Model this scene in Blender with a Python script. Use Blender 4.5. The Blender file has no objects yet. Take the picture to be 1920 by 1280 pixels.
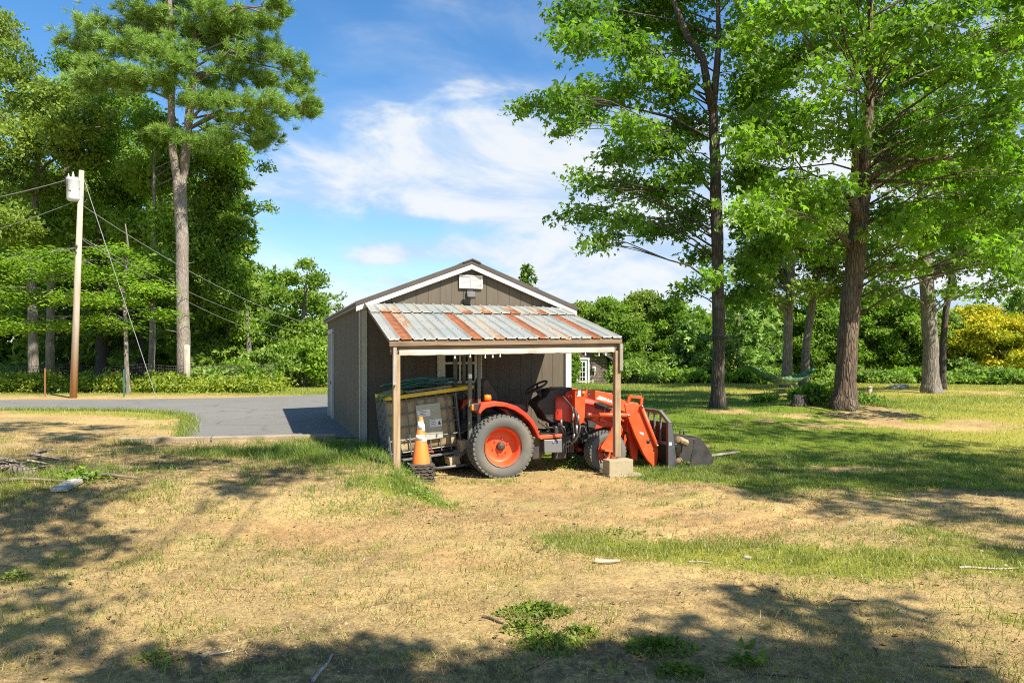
import bpy, bmesh, math, random
import numpy as np
from mathutils import Vector, Matrix

# ---------------------------------------------------------------- camera, sky, sun, exposure
scene = bpy.context.scene
col = scene.collection
rng = np.random.default_rng(7)
random.seed(7)
F = 1383.0            # focal length in photo pixels (photo 1920 wide)
CX, HY = 960.0, 666.0 # principal column, horizon row
CAMZ = 1.75
cam_d = bpy.data.cameras.new('camera')
cam_d.sensor_width = 36.0
cam_d.lens = F / 1920.0 * 36.0
cam_d.shift_y = (HY - 640.0) / 1920.0
cam_d.clip_end = 3000.0
cam = bpy.data.objects.new('camera', cam_d)
cam.location = (0, 0, CAMZ)
cam.rotation_euler = (math.radians(90), 0, 0)
col.objects.link(cam)
scene.camera = cam

SUN = Vector((0.64, -0.64, 1.0)).normalized()
SUN_EL = math.asin(SUN.z)
sun_d = bpy.data.lights.new('sun', 'SUN')
sun_d.energy = 5.0
sun_d.angle = math.radians(0.5)
sun_d.color = (1.0, 0.93, 0.80)
sun_o = bpy.data.objects.new('sun', sun_d)
sun_o.rotation_euler = SUN.to_track_quat('Z', 'Y').to_euler()
sun_o.location = (20, -20, 30)
col.objects.link(sun_o)

scene.view_settings.view_transform = 'Standard'
scene.view_settings.look = 'None'
scene.view_settings.exposure = 1.08
scene.view_settings.gamma = 1.0
scene.cycles.max_bounces = 8
scene.cycles.transparent_max_bounces = 8
scene.cycles.use_denoising = False
scene.cycles.denoising_prefilter = 'ACCURATE'
scene.cycles.filter_width = 1.05

# ---------------------------------------------------------------- node helpers
def node(nt, typ, **kw):
    n = nt.nodes.new(typ)
    for k, v in kw.items():
        if k in n.inputs.keys():
            n.inputs[k].default_value = v
        else:
            setattr(n, k, v)
    return n

class X:
    """tiny expression wrapper round node sockets"""
    nt = None
    def __init__(s, sock): s.s = sock
    @staticmethod
    def m(op, a, b=None, c=None, clamp=False):
        n = X.nt.nodes.new('ShaderNodeMath'); n.operation = op; n.use_clamp = clamp
        for i, v in enumerate((a, b, c)):
            if v is None: continue
            if isinstance(v, X): X.nt.links.new(v.s, n.inputs[i])
            else: n.inputs[i].default_value = v
        return X(n.outputs[0])
    def __add__(s, o): return X.m('ADD', s, o)
    __radd__ = __add__
    def __sub__(s, o): return X.m('SUBTRACT', s, o)
    def __rsub__(s, o): return X.m('SUBTRACT', o, s)
    def __mul__(s, o): return X.m('MULTIPLY', s, o)
    __rmul__ = __mul__
    def __truediv__(s, o): return X.m('DIVIDE', s, o)

def sstep(x, a, b):
    n = X.nt.nodes.new('ShaderNodeMapRange'); n.interpolation_type = 'SMOOTHSTEP'
    X.nt.links.new(x.s, n.inputs[0]); n.inputs[1].default_value = a; n.inputs[2].default_value = b
    return X(n.outputs[0])

def mixc(fac, a, b, mode='MIX'):
    n = X.nt.nodes.new('ShaderNodeMix'); n.data_type = 'RGBA'; n.blend_type = mode
    for i, v in ((0, fac), (6, a), (7, b)):
        if isinstance(v, X): X.nt.links.new(v.s, n.inputs[i])
        elif isinstance(v, (int, float)): n.inputs[i].default_value = v
        else: n.inputs[i].default_value = (*v, 1.0)
    return X(n.outputs[2])

def noise(vec, scale, detail=4.0, rough=0.55, dist=0.0, dim='3D'):
    n = X.nt.nodes.new('ShaderNodeTexNoise'); n.noise_dimensions = dim
    if vec is not None: X.nt.links.new(vec.s, n.inputs['Vector'])
    n.inputs['Scale'].default_value = scale; n.inputs['Detail'].default_value = detail
    n.inputs['Roughness'].default_value = rough; n.inputs['Distortion'].default_value = dist
    return X(n.outputs[0])

def coords(kind='Object', scale=(1, 1, 1), loc=(0, 0, 0)):
    t = X.nt.nodes.new('ShaderNodeTexCoord')
    m = X.nt.nodes.new('ShaderNodeMapping')
    m.inputs['Scale'].default_value = scale; m.inputs['Location'].default_value = loc
    X.nt.links.new(t.outputs[kind], m.inputs[0])
    return X(m.outputs[0])

def attr(name):
    n = X.nt.nodes.new('ShaderNodeAttribute'); n.attribute_name = name
    return X(n.outputs['Fac'])

def bump(h, strength=0.3, dist=0.02):
    n = X.nt.nodes.new('ShaderNodeBump')
    n.inputs['Strength'].default_value = strength; n.inputs['Distance'].default_value = dist
    X.nt.links.new(h.s, n.inputs['Height'])
    return X(n.outputs[0])

def start(name):
    m = bpy.data.materials.new(name); m.use_nodes = True
    X.nt = m.node_tree
    b = m.node_tree.nodes['Principled BSDF']
    return m, b

def put(b, inp, v):
    if isinstance(v, X): X.nt.links.new(v.s, b.inputs[inp])
    elif isinstance(v, (int, float)): b.inputs[inp].default_value = v
    else: b.inputs[inp].default_value = (*v, 1.0)

# ---------------------------------------------------------------- sky with clouds (all by direction)
world = bpy.data.worlds.new('World'); scene.world = world; world.use_nodes = True
X.nt = world.node_tree
sky = node(world.node_tree, 'ShaderNodeTexSky', sky_type='NISHITA', sun_disc=False)
sky.sun_elevation = SUN_EL; sky.sun_rotation = math.radians(135)
sky.air_density = 1.0; sky.dust_density = 0.4; sky.ozone_density = 2.5
tc = node(world.node_tree, 'ShaderNodeTexCoord')
sep = node(world.node_tree, 'ShaderNodeSeparateXYZ'); world.node_tree.links.new(tc.outputs['Generated'], sep.inputs[0])
dx, dy, dz = (X(sep.outputs[i]) for i in range(3))
az = X.m('ARCTAN2', dx, dy)
el = X.m('ARCSINE', dz)
com = node(world.node_tree, 'ShaderNodeCombineXYZ')
# the cloud deck is a flat layer: project the direction on a plane overhead
inv = X.m('MAXIMUM', dz, 0.0) + 0.16
world.node_tree.links.new((dx / inv).s, com.inputs[0]); world.node_tree.links.new((dy / inv).s, com.inputs[1])
cv = X(com.outputs[0])
com2 = node(world.node_tree, 'ShaderNodeCombineXYZ')
world.node_tree.links.new((az * 1.0).s, com2.inputs[0]); world.node_tree.links.new((el * 2.6 + az * 0.25).s, com2.inputs[1])
cv2 = X(com2.outputs[0])
n1 = noise(cv2, 4.2, 12, 0.60, 0.5)
n2 = noise(cv, 1.3, 8, 0.62, 0.3)
def blob(a0, e0, ra, re, w):
    a = (az - a0) / ra; e = (el - e0) / re
    return X.m('EXPONENT', (a * a + e * e) * -1.0) * w
cov = blob(-0.06, 0.262, 0.20, 0.07, 0.34) + blob(0.12, 0.17, 0.42, 0.10, 0.30) + blob(-0.10, 0.335, 0.10, 0.04, 0.16) \
    + blob(-0.30, 0.215, 0.16, 0.045, 0.18) + blob(0.55, 0.2, 0.4, 0.25, 0.3) \
    + blob(0.1, 0.07, 0.7, 0.06, 0.15) + blob(-0.12, 0.44, 0.05, 0.03, 0.14) + blob(-0.24, 0.40, 0.05, 0.03, 0.10) \
    + blob(-0.14, 0.17, 0.16, 0.016, -0.30) + blob(-0.06, 0.115, 0.10, 0.012, -0.20) + blob(-0.18, 0.13, 0.04, 0.012, 0.2) + blob(-0.45, 0.4, 0.35, 0.16, -0.14)
dens = n1 * 0.66 + n2 * 0.40 + cov * .86 - .03
fac = sstep(dens, 0.57, 0.80) * .95
thin = sstep(dens, 0.40, 0.74) * 0.34
facc = X.m('MAXIMUM', fac, thin)
cvo = X(node(world.node_tree, 'ShaderNodeVectorMath', operation='ADD').outputs[0]); va = cvo.s.node; world.node_tree.links.new(cv2.s, va.inputs[0]); va.inputs[1].default_value = (0.05, 0.07, 0)
n1b = noise(cvo, 4.2, 12, 0.60, 0.5)
shade = sstep((n1 - n1b) * 2.2 + dens * .8, 0.30, 0.95)
cc = mixc(shade, (1.75, 2.3, 3.1), (2.9, 3.0, 3.1))
hs = node(world.node_tree, 'ShaderNodeHueSaturation', Saturation=1.28, Value=0.62)
world.node_tree.links.new(sky.outputs[0], hs.inputs['Color'])
fin = mixc(facc, X(hs.outputs[0]), cc)
bg = world.node_tree.nodes['Background']
bg.inputs['Strength'].default_value = 0.15
world.node_tree.links.new(fin.s, bg.inputs['Color'])

# ---------------------------------------------------------------- placing things
def P(px, py, d):
    """world point seen at photo pixel (px,py) at depth d"""
    return Vector(((px - CX) / F * d, d, CAMZ - (py - HY) / F * d))

def smooth(x, a, b):
    t = np.clip((np.asarray(x, float) - a) / (b - a), 0, 1)
    return t * t * (3 - 2 * t)

_perm = np.random.default_rng(3).random((256, 256))
def vnoise(x, y):
    xi = np.floor(x).astype(int); yi = np.floor(y).astype(int)
    xf = x - xi; yf = y - yi
    u = xf * xf * (3 - 2 * xf); v = yf * yf * (3 - 2 * yf)
    a = _perm[xi & 255, yi & 255]; b = _perm[(xi + 1) & 255, yi & 255]
    c = _perm[xi & 255, (yi + 1) & 255]; d = _perm[(xi + 1) & 255, (yi + 1) & 255]
    return (a * (1 - u) + b * u) * (1 - v) + (c * (1 - u) + d * u) * v
def fbm(x, y, s=1.0, o=4, r=0.5):
    x = np.asarray(x, float) * s; y = np.asarray(y, float) * s
    t = 0; a = 1; w = 0
    for i in range(o):
        t = t + a * vnoise(x + 17.3 * i, y + 9.1 * i); w += a; a *= r; x = x * 2.03; y = y * 2.03
    return t / w

TH = math.radians(18.9)
E1 = np.array([math.cos(TH), math.sin(TH)])      # along the shed front
E2 = np.array([-math.sin(TH), math.cos(TH)])     # towards the shed back
FL = np.array([-2.435, 11.9])                    # front left corner of the shed
def pq(x, y):
    return (x - FL[0]) * E1[0] + (y - FL[1]) * E1[1], -((x - FL[0]) * E2[0] + (y - FL[1]) * E2[1])

def H(x, y):
    """smooth ground height"""
    x = np.asarray(x, float); y = np.asarray(y, float)
    p, q = pq(x, y)
    bank = smooth(p, 0.62, 0.02) * smooth(q, 5.2, 2.3) * 0.29
    bank = bank + 0.05 * smooth(p, 0.6, 0.0) * smooth(q, 3.2, -0.6)
    plat = smooth(q, -0.05, -0.5) * smooth(p, 4.2, 3.5) * 0.34
    left = np.maximum(bank, plat)
    right = 0.38 * smooth(y, 10.8, 19.0) * smooth(p, 3.2, 4.6) * (1 - smooth(y, 34, 46) * 1.2)
    far = 0.34 * smooth(y, 12, 19) * (1 - smooth(p, 3.2, 4.6))
    h = np.maximum(left, np.maximum(right, far * smooth(x, 2.0, -1.5)))
    h = h + 0.12 * np.exp(-(((x - 8.3) / 1.5) ** 2 + ((y - 18.9) / 1.3) ** 2))
    h = h + 0.10 * np.exp(-(((x + 9.6) / 1.6) ** 2 + ((y - 14.2) / 2.2) ** 2))
    h = h + (fbm(x, y, 0.35, 3) - 0.5) * 0.10 * smooth(np.hypot(x + 0.3, y - 11.2), 1.5, 4.0) * smooth(p, 5.0, 7.0) \
          + (fbm(x + 40, y, 0.6, 3) - 0.5) * 0.08 * smooth(q, 2.6, 3.8)
    return h

def hit(px, py):
    d = np.concatenate([np.arange(2.5, 30, 0.02), np.arange(30, 140, 0.1)])
    x = (px - CX) / F * d; z = CAMZ - (py - HY) / F * d
    w = np.nonzero(z <= H(x, d))[0]
    i = w[0] if len(w) else len(d) - 1
    return Vector((x[i], d[i], float(H(x[i], d[i]))))

# ---------------------------------------------------------------- mesh helpers
def link_mesh(name, me, mat=None, parent=None, smooth_=False):
    o = bpy.data.objects.new(name, me); col.objects.link(o)
    if mat is not None:
        for m in (mat if isinstance(mat, (list, tuple)) else [mat]): me.materials.append(m)
    if parent is not None: o.parent = parent
    if smooth_:
        me.polygons.foreach_set('use_smooth', np.ones(len(me.polygons), bool))
    return o

def big_mesh(name, V, Fc, mat, parent=None, attrs=None, domain='FACE', smooth_=False):
    """V (n,3), Fc (m,k): fast mesh of equal-sized faces"""
    V = np.ascontiguousarray(V, np.float32); Fc = np.ascontiguousarray(Fc, np.int32)
    me = bpy.data.meshes.new(name)
    me.vertices.add(len(V)); me.vertices.foreach_set('co', V.ravel())
    m, k = Fc.shape
    me.loops.add(m * k); me.loops.foreach_set('vertex_index', Fc.ravel())
    me.polygons.add(m); me.polygons.foreach_set('loop_start', np.arange(0, m * k, k, dtype=np.int32))
    me.update(calc_edges=True)
    for an, av in (attrs or {}).items():
        a = me.attributes.new(an, 'FLOAT', domain); a.data.foreach_set('value', np.ascontiguousarray(av, np.float32))
    return link_mesh(name, me, mat, parent, smooth_)

class MB:
    """collects shapes into one mesh"""
    def __init__(s): s.v = []; s.f = []; s.mi = []; s.cur = 0; s.sm = []; s.smooth = False
    def add(s, V, Fs, M=None):
        b = len(s.v)
        for p in V:
            p = Vector(p)
            s.v.append(M @ p if M is not None else p)
        for f in Fs:
            s.f.append([b + i for i in f]); s.mi.append(s.cur); s.sm.append(s.smooth)
        return s
    def box(s, c, size, M=None, rot=None):
        hx, hy, hz = (t / 2 for t in size)
        V = [Vector((x * hx, y * hy, z * hz)) for z in (-1, 1) for y in (-1, 1) for x in (-1, 1)]
        if rot is not None:
            R = rot if isinstance(rot, Matrix) else Matrix.Rotation(rot, 3, 'Z')
            V = [R @ v for v in V]
        V = [v + Vector(c) for v in V]
        return s.add(V, [(0, 2, 3, 1), (4, 5, 7, 6), (0, 1, 5, 4), (2, 6, 7, 3), (0, 4, 6, 2), (1, 3, 7, 5)], M)
    def bar(s, a, b, w, h, up=(0, 0, 1), taper=1.0):
        a = Vector(a); b = Vector(b); t = (b - a).normalized(); u = Vector(up)
        sd = t.cross(u)
        if sd.length < 1e-4: sd = t.cross(Vector((1, 0, 0)))
        sd.normalize(); u = sd.cross(t).normalized()
        V = [c + sd * (i * w / 2 * k) + u * (j * h / 2 * k) for c, k in ((a, 1), (b, taper)) for j in (-1, 1) for i in (-1, 1)]
        return s.add(V, [(0, 1, 3, 2), (4, 6, 7, 5), (0, 4, 5, 1), (2, 3, 7, 6), (0, 2, 6, 4), (1, 5, 7, 3)])
    def tube(s, pts, r, n=8, cap=True):
        pts = [Vector(p) for p in pts]; rs = r if isinstance(r, (list, tuple)) else [r] * len(pts)
        V = []; prev = None
        for i, p in enumerate(pts):
            t = (pts[min(i + 1, len(pts) - 1)] - pts[max(i - 1, 0)])
            if t.length < 1e-6: t = Vector((0, 0, 1))
            t.normalize()
            if prev is None:
                a = t.cross(Vector((0, 0, 1)) if abs(t.z) < 0.9 else Vector((1, 0, 0))).normalized()
            else:
                a = (prev - t * prev.dot(t)).normalized()
            prev = a; c = t.cross(a)
            for k in range(n):
                an = 2 * math.pi * k / n
                V.append(p + (a * math.cos(an) + c * math.sin(an)) * rs[i])
        Fs = [(i * n + k, i * n + (k + 1) % n, (i + 1) * n + (k + 1) % n, (i + 1) * n + k) for i in range(len(pts) - 1) for k in range(n)]
        if cap:
            Fs.append(tuple(reversed(range(n)))); Fs.append(tuple(range((len(pts) - 1) * n, len(pts) * n)))
        o = s.smooth; s.smooth = n > 6; s.add(V, Fs); s.smooth = o
        return s
    def lathe(s, prof, axis='Z', c=(0, 0, 0), n=32, smooth=True):
        """prof [(r, h)] turned about the axis through c"""
        V = []; c = Vector(c)
        for r, h in prof:
            for k in range(n):
                an = 2 * math.pi * k / n; x, y = r * math.cos(an), r * math.sin(an)
                V.append(c + (Vector((x, y, h)) if axis == 'Z' else Vector((x, h, y)) if axis == 'Y' else Vector((h, x, y))))
        Fs = [(i * n + k, i * n + (k + 1) % n, (i + 1) * n + (k + 1) % n, (i + 1) * n + k) for i in range(len(prof) - 1) for k in range(n)]
        o = s.smooth; s.smooth = smooth; s.add(V, Fs); s.smooth = o
        return s
    def prism(s, poly, a0, a1, axis='Y'):
        """2-D polygon extruded: axis Y -> poly is (x,z); X -> (y,z); Z -> (x,y)"""
        n = len(poly); mk = {'Y': lambda u, v, a: (u, a, v), 'X': lambda u, v, a: (a, u, v), 'Z': lambda u, v, a: (u, v, a)}[axis]
        V = [mk(u, v, a0) for u, v in poly] + [mk(u, v, a1) for u, v in poly]
        Fs = [tuple(range(n)), tuple(reversed(range(n, 2 * n)))] + [(i, i + n, (i + 1) % n + n, (i + 1) % n) for i in range(n)]
        return s.add(V, Fs)
    def build(s, name, mat, parent=None, bevel=0.0, seg=2):
        me = bpy.data.meshes.new(name)
        me.from_pydata([tuple(v) for v in s.v], [], s.f)
        o = link_mesh(name, me, mat, parent)
        me.polygons.foreach_set('material_index', s.mi)
        me.polygons.foreach_set('use_smooth', s.sm)
        bm = bmesh.new(); bm.from_mesh(me); bmesh.ops.recalc_face_normals(bm, faces=bm.faces); bm.to_mesh(me); bm.free()
        if bevel > 0:
            md = o.modifiers.new('bevel', 'BEVEL'); md.width = bevel; md.segments = seg; md.limit_method = 'ANGLE'; md.angle_limit = math.radians(40)
            md.harden_normals = False
        me.update()
        return o

def thing(name, label, cat, loc=(0, 0, 0), rz=0.0, group=None):
    o = bpy.data.objects.new(name, None); col.objects.link(o)
    o.empty_display_size = 0.2
    o.location = loc; o.rotation_euler = (0, 0, rz); o['label'] = label; o['category'] = cat
    if group: o['group'] = group
    return o
def tag(o, label, cat, group=None):
    o['label'] = label; o['category'] = cat
    if group: o['group'] = group
    return o
def dup(root, label=None, group=None):
    r = root.copy(); col.objects.link(r)
    if label: r['label'] = label
    if group: r['group'] = group
    for ch in list(root.children):
        c = ch.copy(); col.objects.link(c); c.parent = r
        for g in list(ch.children):
            d = g.copy(); col.objects.link(d); d.parent = c
    return r

def text_mesh(name, body, size, mat, parent, loc, rot, depth=0.001):
    cu = bpy.data.curves.new(name, 'FONT'); cu.body = body; cu.size = size; cu.extrude = depth
    cu.align_x = 'CENTER'; cu.align_y = 'CENTER'
    t = bpy.data.objects.new('tmp', cu); col.objects.link(t)
    me = bpy.data.meshes.new_from_object(t.evaluated_get(bpy.context.evaluated_depsgraph_get()))
    bpy.data.objects.remove(t); bpy.data.curves.remove(cu)
    me.materials.clear()
    o = link_mesh(name, me, mat, parent); o.location = loc; o.rotation_euler = rot
    return o

# ---------------------------------------------------------------- materials
def m_paint(name, rgb, rough=0.45, var=0.25, scale=6.0, dirt=(0.18, 0.13, 0.08), dirt_amt=0.25, bmp=0.05, metal=0.0, coat=0.0):
    m, b = start(name)
    v = coords('Object')
    n = noise(v, scale, 6, 0.6); n2 = noise(v, scale * 0.35, 5, 0.65)
    c = mixc(n * var, rgb, tuple(t * 0.72 for t in rgb))
    c = mixc(sstep(n2 * .7 + n * .4, 0.45, 0.72) * dirt_amt, c, dirt)
    put(b, 'Base Color', c); put(b, 'Roughness', n * 0.25 + (rough - 0.1)); put(b, 'Metallic', metal)
    put(b, 'Normal', bump(noise(v, scale * 12, 3), bmp, 0.01))
    if coat: b.inputs['Coat Weight'].default_value = coat
    return m

def m_wood(name, a, c2, axis='Z', rough=0.85, scale=1.0, knots=True):
    m, b = start(name)
    k = {'X': (1.2, 22, 22), 'Y': (22, 1.2, 22), 'Z': (22, 22, 1.2)}[axis]
    v = coords('Object', tuple(t * scale for t in k))
    n = noise(v, 1.0, 6, 0.65, 0.6); big = noise(coords('Object'), 2.2, 4, 0.6)
    c = mixc(sstep(n, 0.35, 0.7), a, c2)
    c = mixc(sstep(big, 0.45, 0.75) * 0.6, c, tuple(t * 0.6 for t in c2))
    if knots:
        vo = node(X.nt, 'ShaderNodeTexVoronoi', Scale=3.0)
        X.nt.links.new(coords('Object', tuple(min(t, 6) * scale / 3 for t in k)).s, vo.inputs['Vector'])
        kn = sstep(X(vo.outputs['Distance']), 0.12, 0.03)
        c = mixc(kn * 0.8, c, (0.05, 0.03, 0.018))
    put(b, 'Base Color', c); put(b, 'Roughness', rough)
    put(b, 'Normal', bump(n, 0.35, 0.006))
    return m

def m_leaf(name, ca, cb, trans, tmix=0.42, gloss=0.06, sick=None):
    m, b = start(name)
    nt = X.nt; nt.nodes.remove(b); out = nt.nodes['Material Output']
    t = attr('tint')
    c = mixc(t, ca, cb)
    ct = mixc(t, tuple(x * y for x, y in zip(ca, trans)), tuple(x * y for x, y in zip(cb, trans)))
    d = node(nt, 'ShaderNodeBsdfDiffuse'); tr = node(nt, 'ShaderNodeBsdfTranslucent'); gl = node(nt, 'ShaderNodeBsdfGlossy', Roughness=0.55)
    gl.inputs['Color'].default_value = (0.9, 0.95, 1.0, 1)
    nt.links.new(c.s, d.inputs[0]); nt.links.new(ct.s, tr.inputs[0])
    m1 = node(nt, 'ShaderNodeMixShader'); m1.inputs[0].default_value = tmix
    nt.links.new(d.outputs[0], m1.inputs[1]); nt.links.new(tr.outputs[0], m1.inputs[2])
    m2 = node(nt, 'ShaderNodeMixShader'); m2.inputs[0].default_value = gloss
    nt.links.new(m1.outputs[0], m2.inputs[1]); nt.links.new(gl.outputs[0], m2.inputs[2])
    nt.links.new(m2.outputs[0], out.inputs[0])
    return m

def m_bark(name, a, c2, lichen=None, sc=1.0, bs=0.9):
    m, b = start(name)
    v = coords('Object', (9 * sc, 9 * sc, 1.6 * sc))
    n = noise(v, 1.6, 7, 0.62, 1.2)
    vo = node(X.nt, 'ShaderNodeTexVoronoi', Scale=1.7, feature='DISTANCE_TO_EDGE'); X.nt.links.new(v.s, vo.inputs['Vector'])
    cr = sstep(X(vo.outputs['Distance']), 0.0, 0.22)
    h = n * 0.6 + cr * 0.5
    c = mixc(sstep(n, 0.3, 0.7), c2, a)
    c = mixc((1.0 - cr) * 0.55, c, tuple(t * 0.45 for t in c2))
    big = noise(coords('Object'), 1.3, 5, 0.65)
    if lichen: c = mixc(sstep(big, 0.5, 0.68) * 0.7, c, lichen)
    put(b, 'Base Color', c); put(b, 'Roughness', 0.92); put(b, 'Normal', bump(h, bs, 0.04))
    return m

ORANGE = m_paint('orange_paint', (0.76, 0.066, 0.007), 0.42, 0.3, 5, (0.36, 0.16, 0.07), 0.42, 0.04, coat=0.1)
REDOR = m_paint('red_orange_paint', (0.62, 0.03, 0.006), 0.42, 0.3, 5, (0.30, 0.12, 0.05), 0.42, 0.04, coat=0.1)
BLACKP = m_paint('black_plastic', (0.022, 0.021, 0.02), 0.55, 0.3, 7, (0.13, 0.1, 0.07), 0.3, 0.06)
DARKMET = m_paint('dark_steel', (0.05, 0.05, 0.05), 0.5, 0.4, 8, (0.16, 0.1, 0.06), 0.4, 0.1, 0.4)
GREYST = m_paint('grey_steel', (0.17, 0.175, 0.18), 0.5, 0.4, 8, (0.2, 0.14, 0.09), 0.3, 0.08, 0.3)
RUBBER = m_paint('tyre_rubber', (0.10, 0.10, 0.092), 0.85, 0.3, 5, (0.24, 0.19, 0.12), 0.4, 0.15)
RUBBERB = m_paint('black_rubber', (0.03, 0.03, 0.03), 0.8, 0.3, 5, (0.16, 0.12, 0.08), 0.4, 0.1)
CHROME = m_paint('bright_metal', (0.32, 0.32, 0.31), 0.4, 0.3, 9, (0.2, 0.15, 0.1), 0.15, 0.02, 0.9)
WHITE = m_paint('white_paint', (0.62, 0.61, 0.57), 0.55, 0.12, 3, (0.35, 0.3, 0.22), 0.18, 0.05)
DECAL = m_paint('white_decal', (0.72, 0.72, 0.70), 0.5, 0.1, 9, (0.4, 0.35, 0.3), 0.1, 0.0)
INK = m_paint('black_ink', (0.03, 0.03, 0.03), 0.6, 0.1, 9, (0.1, 0.1, 0.1), 0.1, 0.0)
AMBER = m_paint('amber_lens', (0.75, 0.20, 0.01), 0.25, 0.1, 9, (0.3, 0.2, 0.1), 0.1, 0.0, coat=0.6)
BROOF = m_paint('brown_roof_metal', (0.055, 0.042, 0.036), 0.5, 0.3, 3, (0.12, 0.1, 0.08), 0.3, 0.03, 0.0)
GLASS = m_paint('dark_window_glass', (0.010, 0.010, 0.011), 0.5, 0.1, 3, (0.02, 0.02, 0.02), 0.2, 0.0)
GLASS.node_tree.nodes['Principled BSDF'].inputs['Specular IOR Level'].default_value = 0.15
CONE_O = m_paint('cone_orange', (0.80, 0.19, 0.02), 0.6, 0.2, 8, (0.3, 0.18, 0.1), 0.3, 0.05)
YELLOW = m_paint('yellow_frame', (0.72, 0.52, 0.02), 0.5, 0.2, 8, (0.2, 0.15, 0.1), 0.3, 0.05)
GREENH = m_paint('green_hose', (0.02, 0.12, 0.07), 0.5, 0.3, 8, (0.1, 0.12, 0.1), 0.3, 0.05)
GREENT = m_paint('green_tarp', (0.12, 0.20, 0.05), 0.7, 0.4, 8, (0.2, 0.18, 0.1), 0.4, 0.1)
W_POST = m_wood('weathered_post_wood', (0.40, 0.29, 0.17), (0.23, 0.15, 0.085), 'Z')
W_BEAM = m_wood('weathered_beam_wood', (0.24, 0.165, 0.10), (0.12, 0.08, 0.05), 'X')
W_PALE = m_wood('pale_weathered_wood', (0.58, 0.53, 0.45), (0.36, 0.31, 0.25), 'X')
W_GREY = m_wood('grey_weathered_wood', (0.40, 0.36, 0.29), (0.22, 0.185, 0.14), 'X')
W_GREYZ = m_wood('grey_weathered_post', (0.46, 0.41, 0.34), (0.26, 0.22, 0.17), 'Z')

# ================================================================ SHED
def m_siding():
    m, b = start('brown_siding')
    v = coords('Object', (30, 30, 1.6)); n = noise(v, 1.0, 6, 0.7, 0.4)
    big = noise(coords('Object'), 0.9, 5, 0.6)
    low = noise(coords('Object', (1, 1, 0.4)), 3.0, 5, 0.7)
    c = mixc(sstep(n, 0.3, 0.75), (0.098, 0.078, 0.050), (0.072, 0.057, 0.037))
    c = mixc(sstep(big, 0.4, 0.75) * 0.4, c, (0.125, 0.102, 0.076))
    c = mixc(sstep(low, 0.6, 0.8) * 0.25, c, (0.24, 0.21, 0.17))
    s_ = node(X.nt, 'ShaderNodeSeparateXYZ'); X.nt.links.new(coords('Object').s, s_.inputs[0])
    c = mixc(sstep(X(s_.outputs[2]) + low * .7, .98, .55) * .55, c, (0.24, 0.19, 0.12))
    st2 = noise(coords('Object', (14, 14, .5)), .8, 5, .6); c = mixc(sstep(st2, .56, .72) * .35, c, (0.15, 0.125, 0.10))
    put(b, 'Base Color', c); put(b, 'Roughness', 0.7); put(b, 'Normal', bump(n, 0.25, 0.004))
    return m
SIDING = m_siding()
W, L = 3.66, 6.1
Z0, ZE, ZR = 0.22, 2.53, 3.24
shed = thing('garden_shed', 'brown wooden shed with low gable roof, white trim and louvred gable vent', 'shed', (FL[0], FL[1], 0), TH)
def roofz(p): return ZE + (ZR - ZE) * (1 - abs(p - W / 2) / (W / 2))
b = MB()
BW = 0.203
# backing
b.prism([(0.012, Z0), (W - 0.012, Z0), (W - 0.012, ZE - .01), (W / 2, ZR - .01), (0.012, ZE - .01)], 0.012, L - 0.012, 'Y')
# front boards (leave the door opening)
DX0, DX1, DZ1 = 1.30, 1.98, 2.06
def board(p0, p1, z0=Z0, z1=None, y0=0.004, y1=0.014):
    top = lambda p: (roofz(p) - .006 if z1 is None else z1)
    pts = [(p0, z0), (p1, z0), (p1, top(p1))]
    if z1 is None and p0 < W / 2 < p1: pts.append((W / 2, top(W / 2)))
    pts.append((p0, top(p0)))
    b.prism(pts, y0, y1, 'Y')
x = 0.09
while x < W - 0.1:
    x1 = min(x + BW - 0.007, W - 0.09)
    if x1 < DX0 or x > DX1: board(x, x1)
    else:
        board(x, x1, z0=DZ1 + .1)
        if x < DX0 - .02: board(x, DX0 - .004, z1=DZ1 + .096)
        if x1 > DX1 + .02: board(DX1 + .004, x1, z1=DZ1 + .096)
    x += BW
y = 0.0
while y < L - 0.05:                                     # left and right side boards
    y1 = min(y + BW - 0.010, L)
    b.box((0.002, (y + y1) / 2, (Z0 + ZE) / 2), (0.018, y1 - y, ZE - Z0))
    b.box((W - 0.002, (y + y1) / 2, (Z0 + ZE) / 2), (0.018, y1 - y, ZE - Z0))
    y += BW
b.box((W / 2, L - .004, (Z0 + ZE) / 2), (W, .02, ZE - Z0))
b.build('wall', SIDING, shed)
# roof: brown metal with ridge cap
OH = 0.10
b = MB()
sl = (ZR - ZE) / (W / 2)
for s in (-1, 1):
    def rp(t, off=0.0):   # t 0 ridge .. 1 eave
        return (W / 2 + s * t * (W / 2 + OH), ZR + 0.045 - t * (W / 2 + OH) * sl + off)
    (xa, za), (xb, zb) = rp(0), rp(1)
    b.prism([(xa, za), (xb, zb), (xb, zb + 0.05), (xa, za + 0.05)], -0.11, L + .11, 'Y')
    k = -0.11
    while k < L + .1:                                    # ribs running down the slope
        b.bar((xa, k + .02, za + .062), (xb, k + .02, zb + .062), 0.03, 0.025); k += 0.3
b.prism([(W / 2 - .15, ZR + .055), (W / 2, ZR + .112), (W / 2 + .15, ZR + .055), (W / 2 + .15, ZR + .075), (W / 2, ZR + .135), (W / 2 - .15, ZR + .075)], -0.13, L + .13, 'Y')
b.build('roof', BROOF, shed)
b = MB()                                                 # white rake boards
for s in (-1, 1):
    xa, xb = W / 2, W / 2 + s * (W / 2 + OH - .01)
    za, zb = ZR + .045, ZR + .045 - (W / 2 + OH - .01) * sl
    b.prism([(xa, za - .085), (xb, zb - .085), (xb, zb - .004), (xa, za - .004)], -0.10, -0.075, 'Y')
b.build('rake_trim', WHITE, shed)
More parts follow.
